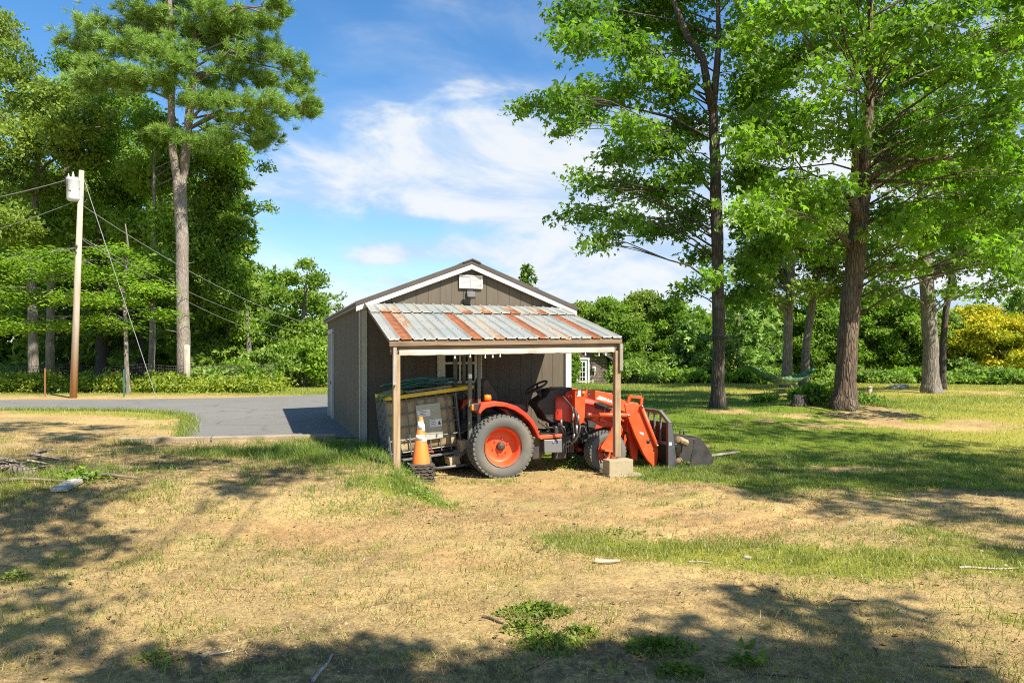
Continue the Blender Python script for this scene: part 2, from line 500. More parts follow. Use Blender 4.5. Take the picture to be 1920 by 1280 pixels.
b = MB()
for s in (-1, 1):                                        # soffits behind the rake boards
    xa, xb = W / 2, W / 2 + s * (W / 2 + .0)
    b.prism([(xa, ZR + .02), (xb, ZE + .02), (xb, ZE + .04), (xa, ZR + .04)], -0.074, -0.007, 'Y')
SOF = m_paint('soffit_paint', (0.30, 0.27, 0.21), 0.7); b.build('soffit', SOF, shed)
for x_ in (-.055, W + .055):
    b = MB(); b.box((x_, L / 2, ZE - .0), (.085, L, .03)); b.build('soffit', SOF, shed)
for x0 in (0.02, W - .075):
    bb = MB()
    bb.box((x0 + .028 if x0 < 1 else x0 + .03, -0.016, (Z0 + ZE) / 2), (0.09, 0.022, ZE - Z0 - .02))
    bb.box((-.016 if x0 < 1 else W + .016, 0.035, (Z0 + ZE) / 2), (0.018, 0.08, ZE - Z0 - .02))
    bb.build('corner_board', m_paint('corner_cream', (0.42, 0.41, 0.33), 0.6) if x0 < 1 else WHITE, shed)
# gable vent
b = MB(); vx, vz = W / 2 + .0, 2.99
b.box((vx, -.014, vz), (.40, .012, .21))
for i in range(9): b.add([(vx - .18, -.022, vz - .085 + i * .02), (vx + .18, -.022, vz - .085 + i * .02), (vx + .18, -.032, vz - .098 + i * .02), (vx - .18, -.032, vz - .098 + i * .02)], [(0, 1, 2, 3)])
for sx in (-1, 1): b.box((vx + sx * .19, -.026, vz), (.025, .022, .21))
for sz in (-1, 1): b.box((vx, -.026, vz + sz * .1), (.40, .024, .025))
b.box((vx, -.028, vz), (.012, .02, .19))
b.build('gable_vent', WHITE, shed)
b = MB(); b.box((vx - .02, -.03, 2.80), (.10, .05, .10)); b.bar((vx - .02, -.05, 2.80), (vx - .03, -.10, 2.775), .03, .03)
b.box((vx - .03, -.13, 2.76), (.15, .07, .11), rot=Matrix.Rotation(math.radians(-25), 3, 'X'))
fl = b.build('floodlight', BLACKP, shed, .006)
b = MB(); b.box((vx - .03, -.168, 2.746), (.11, .006, .075), rot=Matrix.Rotation(math.radians(-25), 3, 'X')); b.build('lens', GLASS, fl)
# front door with paned glass
CAS = m_paint('cream_casing', (0.66, 0.60, 0.48), 0.6)
b = MB(); b.box((DX0 + .02, -.02, 1.15), (.13, .03, 1.85)); b.box((DX1 - .02, -.02, 1.15), (.13, .03, 1.85)); b.box((W * .448, -.02, DZ1 + .05), (.81, .032, .1))
dr = b.build('door', CAS, shed)
b = MB(); b.box(((DX0 + DX1) / 2, .0, 1.05), (DX1 - DX0 - .17, .02, 1.62)); b.build('door_leaf', m_paint('dark_door', (.03, .027, .024), .5), dr)
b = MB(); b.box(((DX0 + DX1) / 2, -.014, 1.66), (DX1 - DX0 - .17, .008, .72)); b.build('pane', GLASS, dr)
b = MB()
for zz in (1.62, 1.30): b.box(((DX0 + DX1) / 2, -.024, zz), (DX1 - DX0 - .17, .012, .035))
b.box(((DX0 + DX1) / 2, -.026, 1.66), (.035, .014, .72)); b.build('muntin', CAS, dr)
# side door, seen edge-on on the left wall
b = MB()
for yy in (4.55, 5.55): b.box((-.03, yy, 1.25), (.04, .11, 2.0))
b.box((-.03, 5.05, 2.28), (.04, 1.11, .1))
d2 = b.build('side_door', m_paint('side_casing', (.50, .48, .42), .6), shed)
b = MB(); b.box((-.018, 5.05, 1.24), (.02, .9, 1.97)); b.build('door_leaf', m_paint('side_leaf', (.28, .26, .22), .5), d2)
b = MB(); b.lathe([(.0, -.06), (.03, -.055), (.035, -.04), (.015, -.02), (.015, 0)], 'X', (-.03, 4.68, 1.15), 16); b.build('handle', CHROME, d2)

# ================================================================ LEAN-TO
lean = thing('lean_to_shelter', 'open timber lean-to with rust streaked ribbed metal roof against the shed front', 'lean-to', (FL[0], FL[1], 0), TH)
def m_tin():
    m, b = start('galvanised_tin')
    v = coords('Object'); vs = coords('Object', (16, 1.5, 1.5))
    r = attr('rust')
    n = noise(vs, 1.2, 7, 0.7, 0.5); nf = noise(v, 22, 5, 0.7)
    ed_ = noise(v, 5.5, 6, .7); f = sstep(r + (n - 0.5) * 0.9 + (nf - .5) * .55 + (ed_ - .5) * .9, 0.40, 0.70)
    fy = sstep(r + (n - 0.5) * 1.3 + (nf - .5) * .5, 0.10, 0.6)
    tin = mixc(sstep(noise(v, 1.4, 5, .6), .35, .7), (0.25, 0.275, 0.265), (0.32, 0.32, 0.295))
    tin = mixc(sstep(noise(vs, 0.5, 5, .6), .5, .8) * .5, tin, (0.19, 0.21, 0.20))
    c = mixc(fy * .75, tin, (0.40, 0.29, 0.16))
    rc = mixc(sstep(noise(v, 9, 6, .7), .35, .7), (0.17, 0.058, 0.024), (0.31, 0.105, 0.034))
    c = mixc(f, c, rc)
    put(b, 'Base Color', c); put(b, 'Roughness', f * .35 + .5); put(b, 'Metallic', (1.0 - f) * .12)
    put(b, 'Normal', bump(nf, .12, .006))
    return m
TIN = m_tin()
RQ = 2.40
def lz(p, q): return 2.565 - 0.60 * q / RQ + (p - 1.7) * 0.016 * (q / RQ)
PITCH = 0.1625; NB = 21
low_r = {1: .95, 2: .5, 7: .9, 9: .42, 13: .92, 15: .38, 18: .9, 3: .2, 14: .25}
up_r = {1: .5, 2: .42, 5: .22, 9: .7, 11: .62, 12: .38, 14: .85, 15: .3, 17: .7, 10: .28, 16: .35, 4: .25}
V = []; Fs = []; ra = []
def course(q0, q1, lift, rust, fade):
    NS = 14
    prof = []
    for i in range(NB):
        for t, h in ((.0, 0.018), (.05, 0.018), (.11, 0), (.36, 0), (.5, .003), (.64, 0), (.89, 0), (.95, .018)):
            prof.append((i, t, h))
    prof.append((NB, 0, .018))
    base = len(V)
    for j in range(NS + 1):
        q = q0 + (q1 - q0) * j / NS
        for i, t, h in prof:
            p = 0.04 + (i + t) * PITCH
            V.append((p, -q, lz(p, q) + h + lift + 0.0025 * math.sin(i * 2.1 + j * .4)))
    n = len(prof)
    for j in range(NS):
        for k in range(n - 1):
            Fs.append((base + j * n + k, base + j * n + k + 1, base + (j + 1) * n + k + 1, base + (j + 1) * n + k))
            i, t, _ = prof[k]; s = (j + .5) / NS
            r = rust.get(i, .10 + .10 * ((i * 37) % 4 == 0))
            if t >= .93 or t < .05: r *= .7
            if fade == 'low':
                if i == 2: r *= smooth(s, .78, .55)
                if i in (9, 15): r *= (.4 + .9 * s)
                if i == 13: r *= smooth(s, 1.3, .8)
            else:
                r *= (.35 + .85 * s)
            ra.append(float(r))
course(0.64, RQ, 0.012, low_r, 'low')
course(-.0, 0.70, 0.032, up_r, 'up')
big_mesh('metal_roof', V, Fs, TIN, lean, {'rust': ra})
bpy.data.objects['metal_roof'].modifiers.new('thick', 'SOLIDIFY').thickness = 0.003
b = MB()                                                 # screws and lap edge
for i in range(NB):
    for q in (.06, .45, .78, 1.25, 1.8, 2.32):
        for dp in (.045, .118):
            p = .04 + i * PITCH + dp
            b.box((p, -q, lz(p, q) + .024 - (0.008 if q > .7 else 0)), (.010, .010, .008))
b.build('roof_screws', DARKMET, lean)['kind'] = 'stuff'
PL, PR = 0.16, 3.40
PE0, PE1 = 0.06, 3.46
def lb(name, q, dz0, dz1, th, p0, p1, mat):
    o = MB()
    z0, z1 = lz(p0, RQ), lz(p1, RQ)
    o.bar((p0, -q, z0 + (dz0 + dz1) / 2), (p1, -q, z1 + (dz0 + dz1) / 2), th, dz1 - dz0)
    return o.build(name, mat, lean, .004, 1)
lb('fascia_board', RQ - .035, -.072, .004, .035, PE0, PE1, W_BEAM)
lb('header_beam', RQ - .085, -.175, -.072, .045, PE0 + .02, PE1 - .01, W_BEAM)
lb('ledger_strip', RQ - .045, -.196, -.122, .03, PL + .03, PR - .06, W_PALE)
for i in range(5):
    p = .12 + i * .82; b = MB()
    b.bar((p, -.02, lz(p, .02) - .05), (p, -RQ + .12, lz(p, RQ - .12) - .05), .04, .09)
    b.build('rafter', W_BEAM, lean)
for nm, p, zb in (('post', PL, .12), ('post', PR, .27)):
    o = MB(); zt = lz(p, RQ) - .176
    o.bar((p + .005, -RQ + .09, zb), (p, -RQ + .075, zt), .092, .09, (0, 1, 0))
    po = o.build(nm, W_POST, lean, .006)
    o = MB()
    if p < 1: o.bar((p - .035, -RQ + .01, 1.36), (p - .03, -RQ + .008, zt + .09), .045, .05, (0, 1, 0))
    else: o.bar((p + .035, -RQ + .015, 1.53), (p + .035, -RQ + .012, zt + .10), .05, .05, (0, 1, 0))
    o.build('splice_board', W_GREYZ, po, .004)
# string lights under the header
st = thing('string_lights', 'string of small white bulbs hung along the lean-to header board', 'string lights', (FL[0], FL[1], 0), TH)
b = MB(); BU = []
pts = []
for i in range(29):
    p = .3 + 3.0 * i / 28; z = lz(p, RQ) - .19 - .012 * abs(math.sin(i * math.pi / 4))
    pts.append((p, -RQ + .02, z))
b.tube(pts, .003, 5); b.build('cord', BLACKP, st)
for i in (6, 8, 10, 11, 12, 24, 26, 27):
    b = MB(); p = pts[i]
    b.tube([p, (p[0] + .004, p[1], p[2] - .018)], .006, 8)
    b.lathe([(.0, -.052), (.010, -.048), (.013, -.036), (.009, -.02), (.006, -.016)], 'Z', p, 10)
    b.build('bulb', WHITE, st)

# concrete block under the right post
def m_conc():
    m, b = start('old_concrete'); v = coords('Object')
    n = noise(v, 9, 8, .7); n2 = noise(v, 70, 3, .7)
    c = mixc(n, (.40, .33, .20), (.25, .20, .13)); c = mixc(sstep(n2, .58, .72) * .5, c, (.12, .1, .07))
    put(b, 'Base Color', c); put(b, 'Roughness', .95); put(b, 'Normal', bump(n2 + n, .6, .006)); return m
CONC = m_conc()
def lw(p, q, z=0): return Vector((FL[0] + p * E1[0] - q * E2[0], FL[1] + p * E1[1] - q * E2[1], z))
c = lw(PR + .0, RQ - .05)
blk = thing('concrete_block', 'old hollow concrete block under the right lean-to post', 'block', (c.x, c.y, 0), TH + .06)
b = MB(); b.box((-.0, -.01, .12), (.40, .20, .235)); b.build('block', CONC, blk, .012)
c2 = lw(PR + .08, RQ - .02)
tag(MB().box((0, 0, .0), (.56, .30, .045)).build('paving_slab', CONC, None, .01), 'thin rough slab lying on the dirt under the concrete block', 'slab')
s = bpy.data.objects['paving_slab']; s.location = (c2.x, c2.y, .002); s.rotation_euler = (.02, .03, TH - .05)

# ================================================================ IBC TOTE
def m_tote():
    m, b = start('grimy_tote_plastic'); v = coords('Object')
    n = noise(v, 3.0, 7, .65, .6); n2 = noise(coords('Object', (1, 1, .5)), 5, 6, .7)
    c = mixc(sstep(n, .4, .68), (.40, .31, .17), (.20, .13, .065)); c = mixc(sstep(n2, .5, .72) * .7, c, (.09, .055, .03))
    put(b, 'Base Color', c); put(b, 'Roughness', .45); put(b, 'Normal', bump(n2, .2, .02)); return m
TOTE = m_tote()
fa = P(735, 872, 10.66); 
tote = thing('liquid_tote', 'tilted grimy plastic liquid tank in a grey wire cage behind the left post', 'tank', (fa.x, fa.y, .19), TH - .02)
tilt = math.radians(6.0)
tote.rotation_euler = (0, -tilt, TH - .02)
TW, TD, THH = 1.04, 1.0, .94
b = MB(); b.box((TW / 2, TD / 2, .12 + (THH - .16) / 2), (TW - .07, TD - .07, THH - .16)); b.build('tank', TOTE, tote, .06, 4)
b = MB()
zs = (.13, .31, .50, .69, .88)
for z in zs:
    for y in (0, TD): b.tube([(0, y, z), (TW, y, z)], .011, 6)
    for x in (0, TW): b.tube([(x, 0, z), (x, TD, z)], .011, 6)
for i in range(8):
    x = TW * i / 7; y = TD * i / 7
    for yy in (-.008, TD + .008): b.tube([(x, yy, .08), (x, yy, .91)], .010, 6)
    for xx in (-.008, TW + .008): b.tube([(xx, y, .08), (xx, y, .91)], .010, 6)
b.build('cage', GREYST, tote)
b = MB(); b.box((.58 * TW, -.022, .53), (.36, .006, .52)); pl_ = b.build('placard', m_paint('placard_grey', (.40, .40, .32), .5), tote)
b = MB(); b.box((.58 * TW - .07, -.028, .665), (.19, .004, .10)); b.build('paper_label', DECAL, pl_); b = MB(); b.box((.58 * TW + .09, -.028, .50), (.18, .004, .11)); lab_ = b.build('paper_label', DECAL, pl_)
b = MB()
for k in range(4): b.box((.58 * TW - .09 + .01 * (k % 2), -.0305, .70 - k * .022), (.12 - .02 * k, .002, .006))
for k in range(4): b.box((.58 * TW + .05, -.0305, .54 - k * .025), (.075, .002, .006))
b.prism([(.58 * TW + .12, .47), (.58 * TW + .165, .47), (.58 * TW + .143, .535)], -.0315, -.0305, 'Y')
b.build('print', INK, pl_)
b = MB()
for y in (.06, TD / 2, TD - .06): b.box((TW / 2, y, .018), (TW, .09, .03))
for x in (.06, TW / 2, TW - .06):
    b.box((x, TD / 2, .045), (.1, TD, .022))
    for y in (.06, TD / 2, TD - .06): b.box((x, y, -.04), (.12, .1, .09))
b.build('pallet', GREYST, tote, .004)
b = MB(); b.lathe([(.0, -.16), (.03, -.16), (.035, -.12), (.028, -.1), (.028, 0), (.05, 0.01)], 'Y', (.50, .0, .16), 16); b.bar((.50, -.10, .16), (.56, -.12, .21), .015, .02); b.bar((.47, -.12, .12), (.60, -.14, .10), .03, .03)
b.build('valve', m_paint('red_valve', (.35, .04, .02), .5), tote, .004)
# lumber props under the tote
for i, (x, z, ln, a, lab) in enumerate(((.97, .20, .42, 1.2, 'short sawn timber offcut propping the raised end of the tank'), (1.03, .34, .20, 1.5, 'upright timber offcut wedged between the tank and the rear tyre'))):
    w = tote.matrix_basis @ Vector((x + .02, -.02, 0))
    o = MB(); o.box((0, 0, 0), (.10 if i else .16, .32, .20 if i else .12)); o = tag(o.build('timber_offcut', m_wood('offcut_wood_%s' % 'ab'[i], (.55, .43, .27), (.36, .27, .16), 'Y'), None, .006), lab, 'timber', 'timber offcuts propping the tank')
    o.location = (w.x - (.10 if i == 0 else .02), w.y + .06, .20 if i == 0 else .40); o.rotation_euler = (0, -.15, TH + (.1 if i else 0))
o = MB(); o.tube([(0, 0, 0), (.5, .03, .03)], .02, 8); o = tag(o.build('pipe', GREYST), 'thin metal pipe lying under the tilted tank', 'pipe'); w = P(816, 878, 10.6); o.location = w; o.rotation_euler = (0, 0, TH)
# things on top of the tote: yellow frame, boards, hoses, tarp
ztop = .94
M_T = Matrix.Rotation(TH - .02, 4, 'Z'); M_T = Matrix.Translation(tote.location) @ M_T @ Matrix.Rotation(-tilt, 4, 'Y')
def on_tote(o, loc, rz=0.0):
    o.matrix_world = M_T @ Matrix.Translation(loc) @ Matrix.Rotation(rz, 4, 'Z')
    return o
o = MB()
cs = [(0.02, -.05, 0), (1.30, -.06, .02), (1.02, .95, .02), (.0, .95, 0)]
for i in range(4): o.bar(cs[i], cs[(i + 1) % 4], .05, .055)
on_tote(tag(o.build('tubular_frame', YELLOW, None, .006), 'yellow tubular frame lying flat on top of the tank', 'frame'), (0, 0, ztop))
for i, (x0, y, lab) in enumerate(((-.02, .10, 'weathered grey board lying along the front of the yellow frame'), (.1, .46, 'dark board lying behind the hoses on the tank'))):
    o = MB(); o.bar((0, 0, 0), (1.02, .02, .02), .12, .03)
    on_tote(tag(o.build('loose_board', W_GREY if i == 0 else W_BEAM, None, .003), lab, 'board'), (x0, y, ztop + .045))
for kx, (lab, seed, mat) in enumerate((('coil of dark green garden hose heaped on the yellow frame', 3, GREENH), ('blue green rope loops heaped on the tank top', 9, m_paint('teal_rope', (.05, .20, .19), .6)))):
    r = random.Random(seed); o = MB(); pts = []
    for i in range(170):
        a = i * .29; rad = .22 + .10 * math.sin(i * .11 + seed) + r.uniform(-.015, .015)
        pts.append((rad * 1.15 * math.cos(a) + .12 * math.sin(i * .023), rad * .62 * math.sin(a), .012 + i * .0006 + .018 * math.sin(a * 1.3 + i * .05) + .03 * (1 - abs(math.cos(a)))))
    o.tube(pts, .010 if kx else .012, 6)
    on_tote(tag(o.build('coiled_hose', mat), lab, 'hose'), (.40 + .32 * kx, .33 + .1 * kx, ztop + .06 + .012 * kx), .2 - .5 * kx)
# crumpled tarp corner
V = []; Fs = []; r = np.random.default_rng(5)
for i in range(14):
    for j in range(14):
        u, v = i / 13, j / 13
        V.append((.40 * u, .42 * v, .10 * fbm(u * 6, v * 6, 1, 3) + .05 * math.sin(u * 9 + v * 4) - .16 * max(0, .35 - u)))
for i in range(13):
    for j in range(13): Fs.append((i * 14 + j, (i + 1) * 14 + j, (i + 1) * 14 + j + 1, i * 14 + j + 1))
o = big_mesh('crumpled_tarp', V, Fs, GREENT, None, smooth_=True); o.modifiers.new('t', 'SOLIDIFY').thickness = .006
on_tote(tag(o, 'crumpled olive green tarp on the left corner of the tank top', 'tarp'), (-.09, -.09, ztop + .0))

# ================================================================ TRAFFIC CONES (nested stack)
cw = hit(789, 901); 
cwx, cwy = P(789, 901, 10.35).x, 10.35
cz = float(H(cwx, cwy))
def cone(z, first=None, label=''):
    t = thing('traffic_cone', label, 'cone', (cwx, cwy, z), .25, 'stack of nested traffic cones')
    return t
n_stack = 5
ST = .043
top = cone(cz + ST * n_stack + .0, label='orange traffic cone with white collars, topmost of the stack by the left post')
b = MB(); R0, R1, HT = .128, .026, .67
b.lathe([(R0, .02), (R1, HT), (R1 - .006, HT + .004), (R1 - .010, HT), (R0 - .008, .02)], 'Z', (0, 0, 0), 40); body = b.build('body', CONE_O, top)
def band(z0, z1):
    o = MB(); rr = lambda z: R0 + (R1 - R0) * (z - .02) / (HT - .02) + .003
    o.lathe([(rr(z0) - .002, z0), (rr(z0), z0), (rr(z1), z1), (rr(z1) - .002, z1)], 'Z', (0, 0, 0), 40); return o.build('reflective_collar', DECAL, body)
band(.355, .42); band(.50, .61)
b = MB()
b.box((0, 0, .012), (.345, .345, .024))
for sx in (-1, 1):
    for k in range(4): b.box((sx * .165, -.13 + k * .087, -.004), (.03, .05, .012)); b.box((-.13 + k * .087, sx * .165, -.004), (.05, .03, .012))
base = b.build('base', RUBBERB, top, .006)
mid = ('second', 'third', 'fourth', 'fifth')
for k in range(n_stack):
    lab = 'black base of a nested cone lowest in the stack, on the dirt' if k == n_stack - 1 else 'black base of the %s cone down in the nested stack' % mid[k]
    t = dup(top, lab)
    t.location.z = cz + ST * (n_stack - 1 - k) + .008
    t.rotation_euler.z = .25 + (.07, -.09, .05, -.04, .02)[k]; t.location.x += (.01, -.008, .012, .0, .006)[k]

# ================================================================ TRACTOR
PH = math.radians(19.5)
TA = np.array([math.cos(PH), math.sin(PH)]); TN = np.array([-math.sin(PH), math.cos(PH)])
TO = np.array([-0.12, 10.55]) + 0.62 * TN; TZ = -0.03
def tp(px, py, y):
    """point (x, z) of the tractor's own side plane at lateral offset y that shows at photo pixel"""
    u = (px - CX) / F
    bx, by = TO[0] + y * TN[0], TO[1] + y * TN[1]
    # t*(u,1) = b + x*TA
    det = u * (-TA[1]) - (-TA[0]) * 1.0
    t = (bx * (-TA[1]) - (-TA[0]) * by) / det
    x = (u * by - 1.0 * bx) / det
    return (x, CAMZ - (py - HY) / F * t - TZ)
def z3(x, y): return (980 + x / 4.8, 680 + y / 4.8)           # zoom of the front half
def z4(x, y): return (860 + x / 5.818, 700 + y / 5.818)       # zoom of the rear half
def poly(zz, pts, y): return [tp(*zz(*p), y) for p in pts]
tr = thing('tractor', 'orange compact tractor with front loader parked under the lean-to', 'tractor', (TO[0], TO[1], TZ), PH)

def wheel(name, R, rr, w, bars, c, side, hubr):
    """rim is the part, tyre / hub its sub-parts; side -1 faces the camera"""
    s = side
    o = MB(); d = w * .5
    prof = [(rr + .012, s * d * .96), (rr + .012, s * d * .80), (rr - .015, s * d * .74), (rr - .03, s * d * .5), (rr - .04, s * d * .15), (rr * .78, s * d * .02), (rr * .55, s * d * .10), (rr * .32, s * d * .12), (0.0, s * d * .12)]
    o.lathe(prof, 'Y', (0, 0, 0), 48)
    o.lathe([(rr - .02, -s * d * .9), (rr - .02, s * d * .5)], 'Y', (0, 0, 0), 48)
    for k in range(6):
        an = k * math.pi / 3 + .3
        o.lathe([(0, s * (d * .12 + .02)), (.013, s * (d * .12 + .02)), (.013, s * d * .10)], 'Y', (rr * .42 * math.cos(an), 0, rr * .42 * math.sin(an)), 8, False)
    rim = o.build(name, ORANGE, tr); rim.location = c
    o = MB(); h = d * 1.0
    pr = [(rr, -h * .78), (rr + .02, -h * .9), (rr + (R - rr) * .45, -h * 1.04), (rr + (R - rr) * .8, -h * 1.0), (R - .022, -h * .86), (R - .010, -h * .4), (R - .008, 0), (R - .010, h * .4), (R - .022, h * .86), (rr + (R - rr) * .8, h * 1.0), (rr + (R - rr) * .45, h * 1.04), (rr + .02, h * .9), (rr, h * .78)]
    o.lathe(pr, 'Y', (0, 0, 0), 72)
    for k in range(bars):                                    # turf tread blocks
        for row in range(5):
            an = 2 * math.pi * (k + (.5 if row % 2 else 0)) / bars
            y = (row - 2) * h * .40
            rad = R - .012 - (.010 if abs(row - 2) == 2 else 0)
            Rm = Matrix.Rotation(-an, 3, 'Y')
            o.box(Rm @ Vector((rad, y, 0)), (.032, h * .36, 2 * math.pi * R / bars * .52), rot=Rm)
        for sd in (-1, 1):                                   # shoulder lugs
            an = 2 * math.pi * (k + .25) / bars; Rm = Matrix.Rotation(-an, 3, 'Y')
            o.box(Rm @ Vector((R - .035, sd * h * .92, 0)), (.05, h * .16, 2 * math.pi * R / bars * .42), rot=Rm)
    o.build('tyre', RUBBER, rim)
    o = MB(); o.lathe([(0, s * (d * .12 + .06)), (hubr * .7, s * (d * .12 + .06)), (hubr, s * (d * .12 + .04)), (hubr, s * d * .1)], 'Y', (0, 0, 0), 20); o.build('hub', BLACKP, rim)
    return rim
RW = .465
wheel('rear_wheel', RW, .272, .36, 40, (0, -.45, RW), -1, .062)
wheel('rear_wheel', RW, .272, .36, 40, (0, .45, RW), 1, .062)
fx, fz = tp(1139.5, 843, -.55)
RF = .315
wheel('front_wheel', RF, .165, .22, 34, (fx, -.46, RF), -1, .05)
wheel('front_wheel', RF, .165, .22, 34, (fx, .46, RF), 1, .05)

# chassis: transmission, axle housings, frame, engine
o = MB()
o.box((.15, 0, .55), (.62, .40, .38)); o.box((.62, 0, .50), (.7, .30, .26))
o.lathe([(.075, -.34), (.075, .34)], 'Y', (0, 0, RW), 16); o.lathe([(.12, -.28), (.12, -.2)], 'Y', (0, 0, RW), 20)
o.box((1.35, 0, .52), (1.15, .30, .22)); o.lathe([(.06, -.40), (.06, .40)], 'Y', (fx, 0, RF), 14); o.box((fx, 0, .38), (.22, .26, .22))
o.build('chassis', DARKMET, tr, .015)
o = MB()
o.box((1.30, 0, .66), (.62, .36, .30)); r = random.Random(2)
for k in range(26):
    x = 1.02 + r.random() * .62; y = -.20 - r.random() * .05; z = .46 + r.random() * .34
    o.box((x, y, z), (.04 + r.random() * .10, .05, .03 + r.random() * .09), rot=Matrix.Rotation(r.uniform(-.4, .4), 3, 'Y'))
for k in range(6):
    x = 1.05 + k * .09; o.tube([(x, -.25, .42 + .05 * r.random()), (x + r.uniform(-.06, .06), -.27, .56), (x + r.uniform(-.1, .1), -.23, .72)], .012, 6)
for k in range(7): o.box((1.02 + k * .035, -.26, .38), (.012, .08, .16))
o.lathe([(.07, -.29), (.07, -.22), (.05, -.215)], 'Y', (1.42, 0, .74), 18); o.lathe([(.055, -.31), (.055, -.22)], 'Y', (1.18, 0, .62), 16)
o.build('engine', DARKMET, tr, .006)
# hood, grille, decals
o = MB()
hx0, hx1 = .98, 2.0
secs = [(hx0, 1.185, .27), (1.3, 1.18, .265), (1.7, 1.13, .255), (1.92, 1.06, .24), (hx1, .98, .21)]
V = []
for x, zt, w in secs:
    zb = .80 if x < 1.2 else .74
    for y, z in ((-w, zb), (-w, zt - .13), (-w * .9, zt - .045), (-w * .6, zt - .008), (0, zt), (w * .6, zt - .008), (w * .9, zt - .045), (w, zt - .13), (w, zb)): V.append((x, y, z))
n = 9; Fs = [(i * n + k, i * n + k + 1, (i + 1) * n + k + 1, (i + 1) * n + k) for i in range(4) for k in range(8)] + [tuple(range(9)), tuple(reversed(range(36, 45)))]
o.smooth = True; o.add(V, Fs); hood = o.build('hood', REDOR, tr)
o = MB(); o.prism(poly(z3, [(648, 350), (700, 352), (800, 380), (802, 432), (720, 425), (655, 405)], -.27), -.278, -.262, 'Y'); o.build('hood_vent', BLACKP, hood, .004)
o = MB(); o.box((hx1 + .012, 0, .86), (.02, .36, .22)); o.build('grille', BLACKP, hood, .008)
o = MB()
for sx in (-1, 1):
    o = MB(); o.lathe([(0, 0.028), (.05, .022), (.055, 0)], 'X', (hx1 + .0, sx * .13, .93), 16); o.build('headlight', CHROME, hood)
o = MB()
o.prism(poly(z3, [(620, 500), (670, 490), (690, 505), (640, 512)], -.275), -.279, -.273, 'Y'); o.build('stripe_decal', ORANGE, hood); o = MB(); o.prism(poly(z3, [(690, 505), (710, 490), (765, 535), (700, 525)], -.275), -.279, -.273, 'Y')
o.build('stripe_decal', ORANGE, hood)
o = MB(); o.prism(poly(z3, [(590, 545), (560, 520), (620, 500), (800, 530), (900, 520), (880, 580), (760, 575), (640, 600)], -.24), -.25, .25, 'Y'); o.build('side_skirt', REDOR, hood, .01)
# dash console, steering
o = MB()
o.prism(poly(z3, [(215, 300), (248, 243), (300, 232), (450, 222), (446, 260), (392, 275), (386, 480), (340, 520), (330, 545), (262, 540), (215, 510), (180, 440), (130, 385), (140, 350)], -.20), -.20, .20, 'Y')
o.build('dash_console', BLACKP, tr, .02, 3)
o = MB(); o.prism(poly(z3, [(332, 352), (372, 360), (374, 396), (334, 392)], -.20), -.209, -.2, 'Y'); o.build('warning_label', DECAL, tr)
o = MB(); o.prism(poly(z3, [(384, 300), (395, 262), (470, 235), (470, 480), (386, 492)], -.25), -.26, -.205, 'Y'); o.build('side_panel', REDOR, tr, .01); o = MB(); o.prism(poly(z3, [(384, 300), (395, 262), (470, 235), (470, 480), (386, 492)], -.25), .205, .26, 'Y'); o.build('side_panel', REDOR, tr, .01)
lx, lz_ = tp(*z3(433, 302), -.262)
text_mesh('lettering', 'CK', .062, DECAL, tr, (lx, -.2625, lz_), (math.radians(90), 0, 0))
o = MB(); sw = tp(*z4(845, 150), -.02); 
swc = Vector((sw[0], -.02, sw[1])); ax = Vector((-.50, 0, .86)).normalized()
M = ax.to_track_quat('Z', 'Y').to_matrix()
ring = [swc + M @ Vector((.185 * math.cos(a), .185 * math.sin(a), 0)) for a in [2 * math.pi * k / 36 for k in range(37)]]
o.tube(ring, .016, 10, cap=False)
for k in range(3):
    a = k * 2.094 + .5; o.tube([swc - ax * .03, swc + M @ Vector((.18 * math.cos(a), .18 * math.sin(a), 0))], [.02, .012], 8)
o.lathe([(0, .012), (.05, .008), (.055, -.02), (.03, -.06)], 'Z', (0, 0, 0), 18)
for i in range(len(o.v) - 72, len(o.v)): o.v[i] = swc - ax * .02 + M @ o.v[i]
stw = o.build('steering_wheel', BLACKP, tr)
o = MB(); cb = tp(*z4(915, 290), -.02); o.tube([swc - ax * .05, (cb[0], -.02, cb[1])], [.03, .04], 10); o.build('steering_column', BLACKP, stw)
o = MB(); 
lv = [tp(*z4(*p), -.12) for p in ((740, 200), (745, 290), (755, 400), (750, 415))]; o.tube([(x, -.12, z) for x, z in lv], [.02, .012, .008, .008], 8)
o.build('lever', BLACKP, tr); o = MB(); lv = [tp(*z4(*p), -.3) for p in ((872, 520), (900, 545), (990, 620))]; o.tube([(x, -.3, z) for x, z in lv], [.02, .010, .010], 8)
o.build('lever', BLACKP, tr); o = MB(); lv = [tp(*z4(*p), -.25) for p in ((960, 540), (985, 600), (1000, 640))]; o.tube([(x, -.25, z) for x, z in lv], [.03, .012, .012], 8)
o.build('lever', BLACKP, tr); o = MB(); lv = [tp(*z4(*p), -.27) for p in ((1060, 600), (1010, 590), (960, 590))]; o.tube([(x, -.27, z) for x, z in lv], [.014, .012, .02], 8)
o.build('lever', BLACKP, tr)
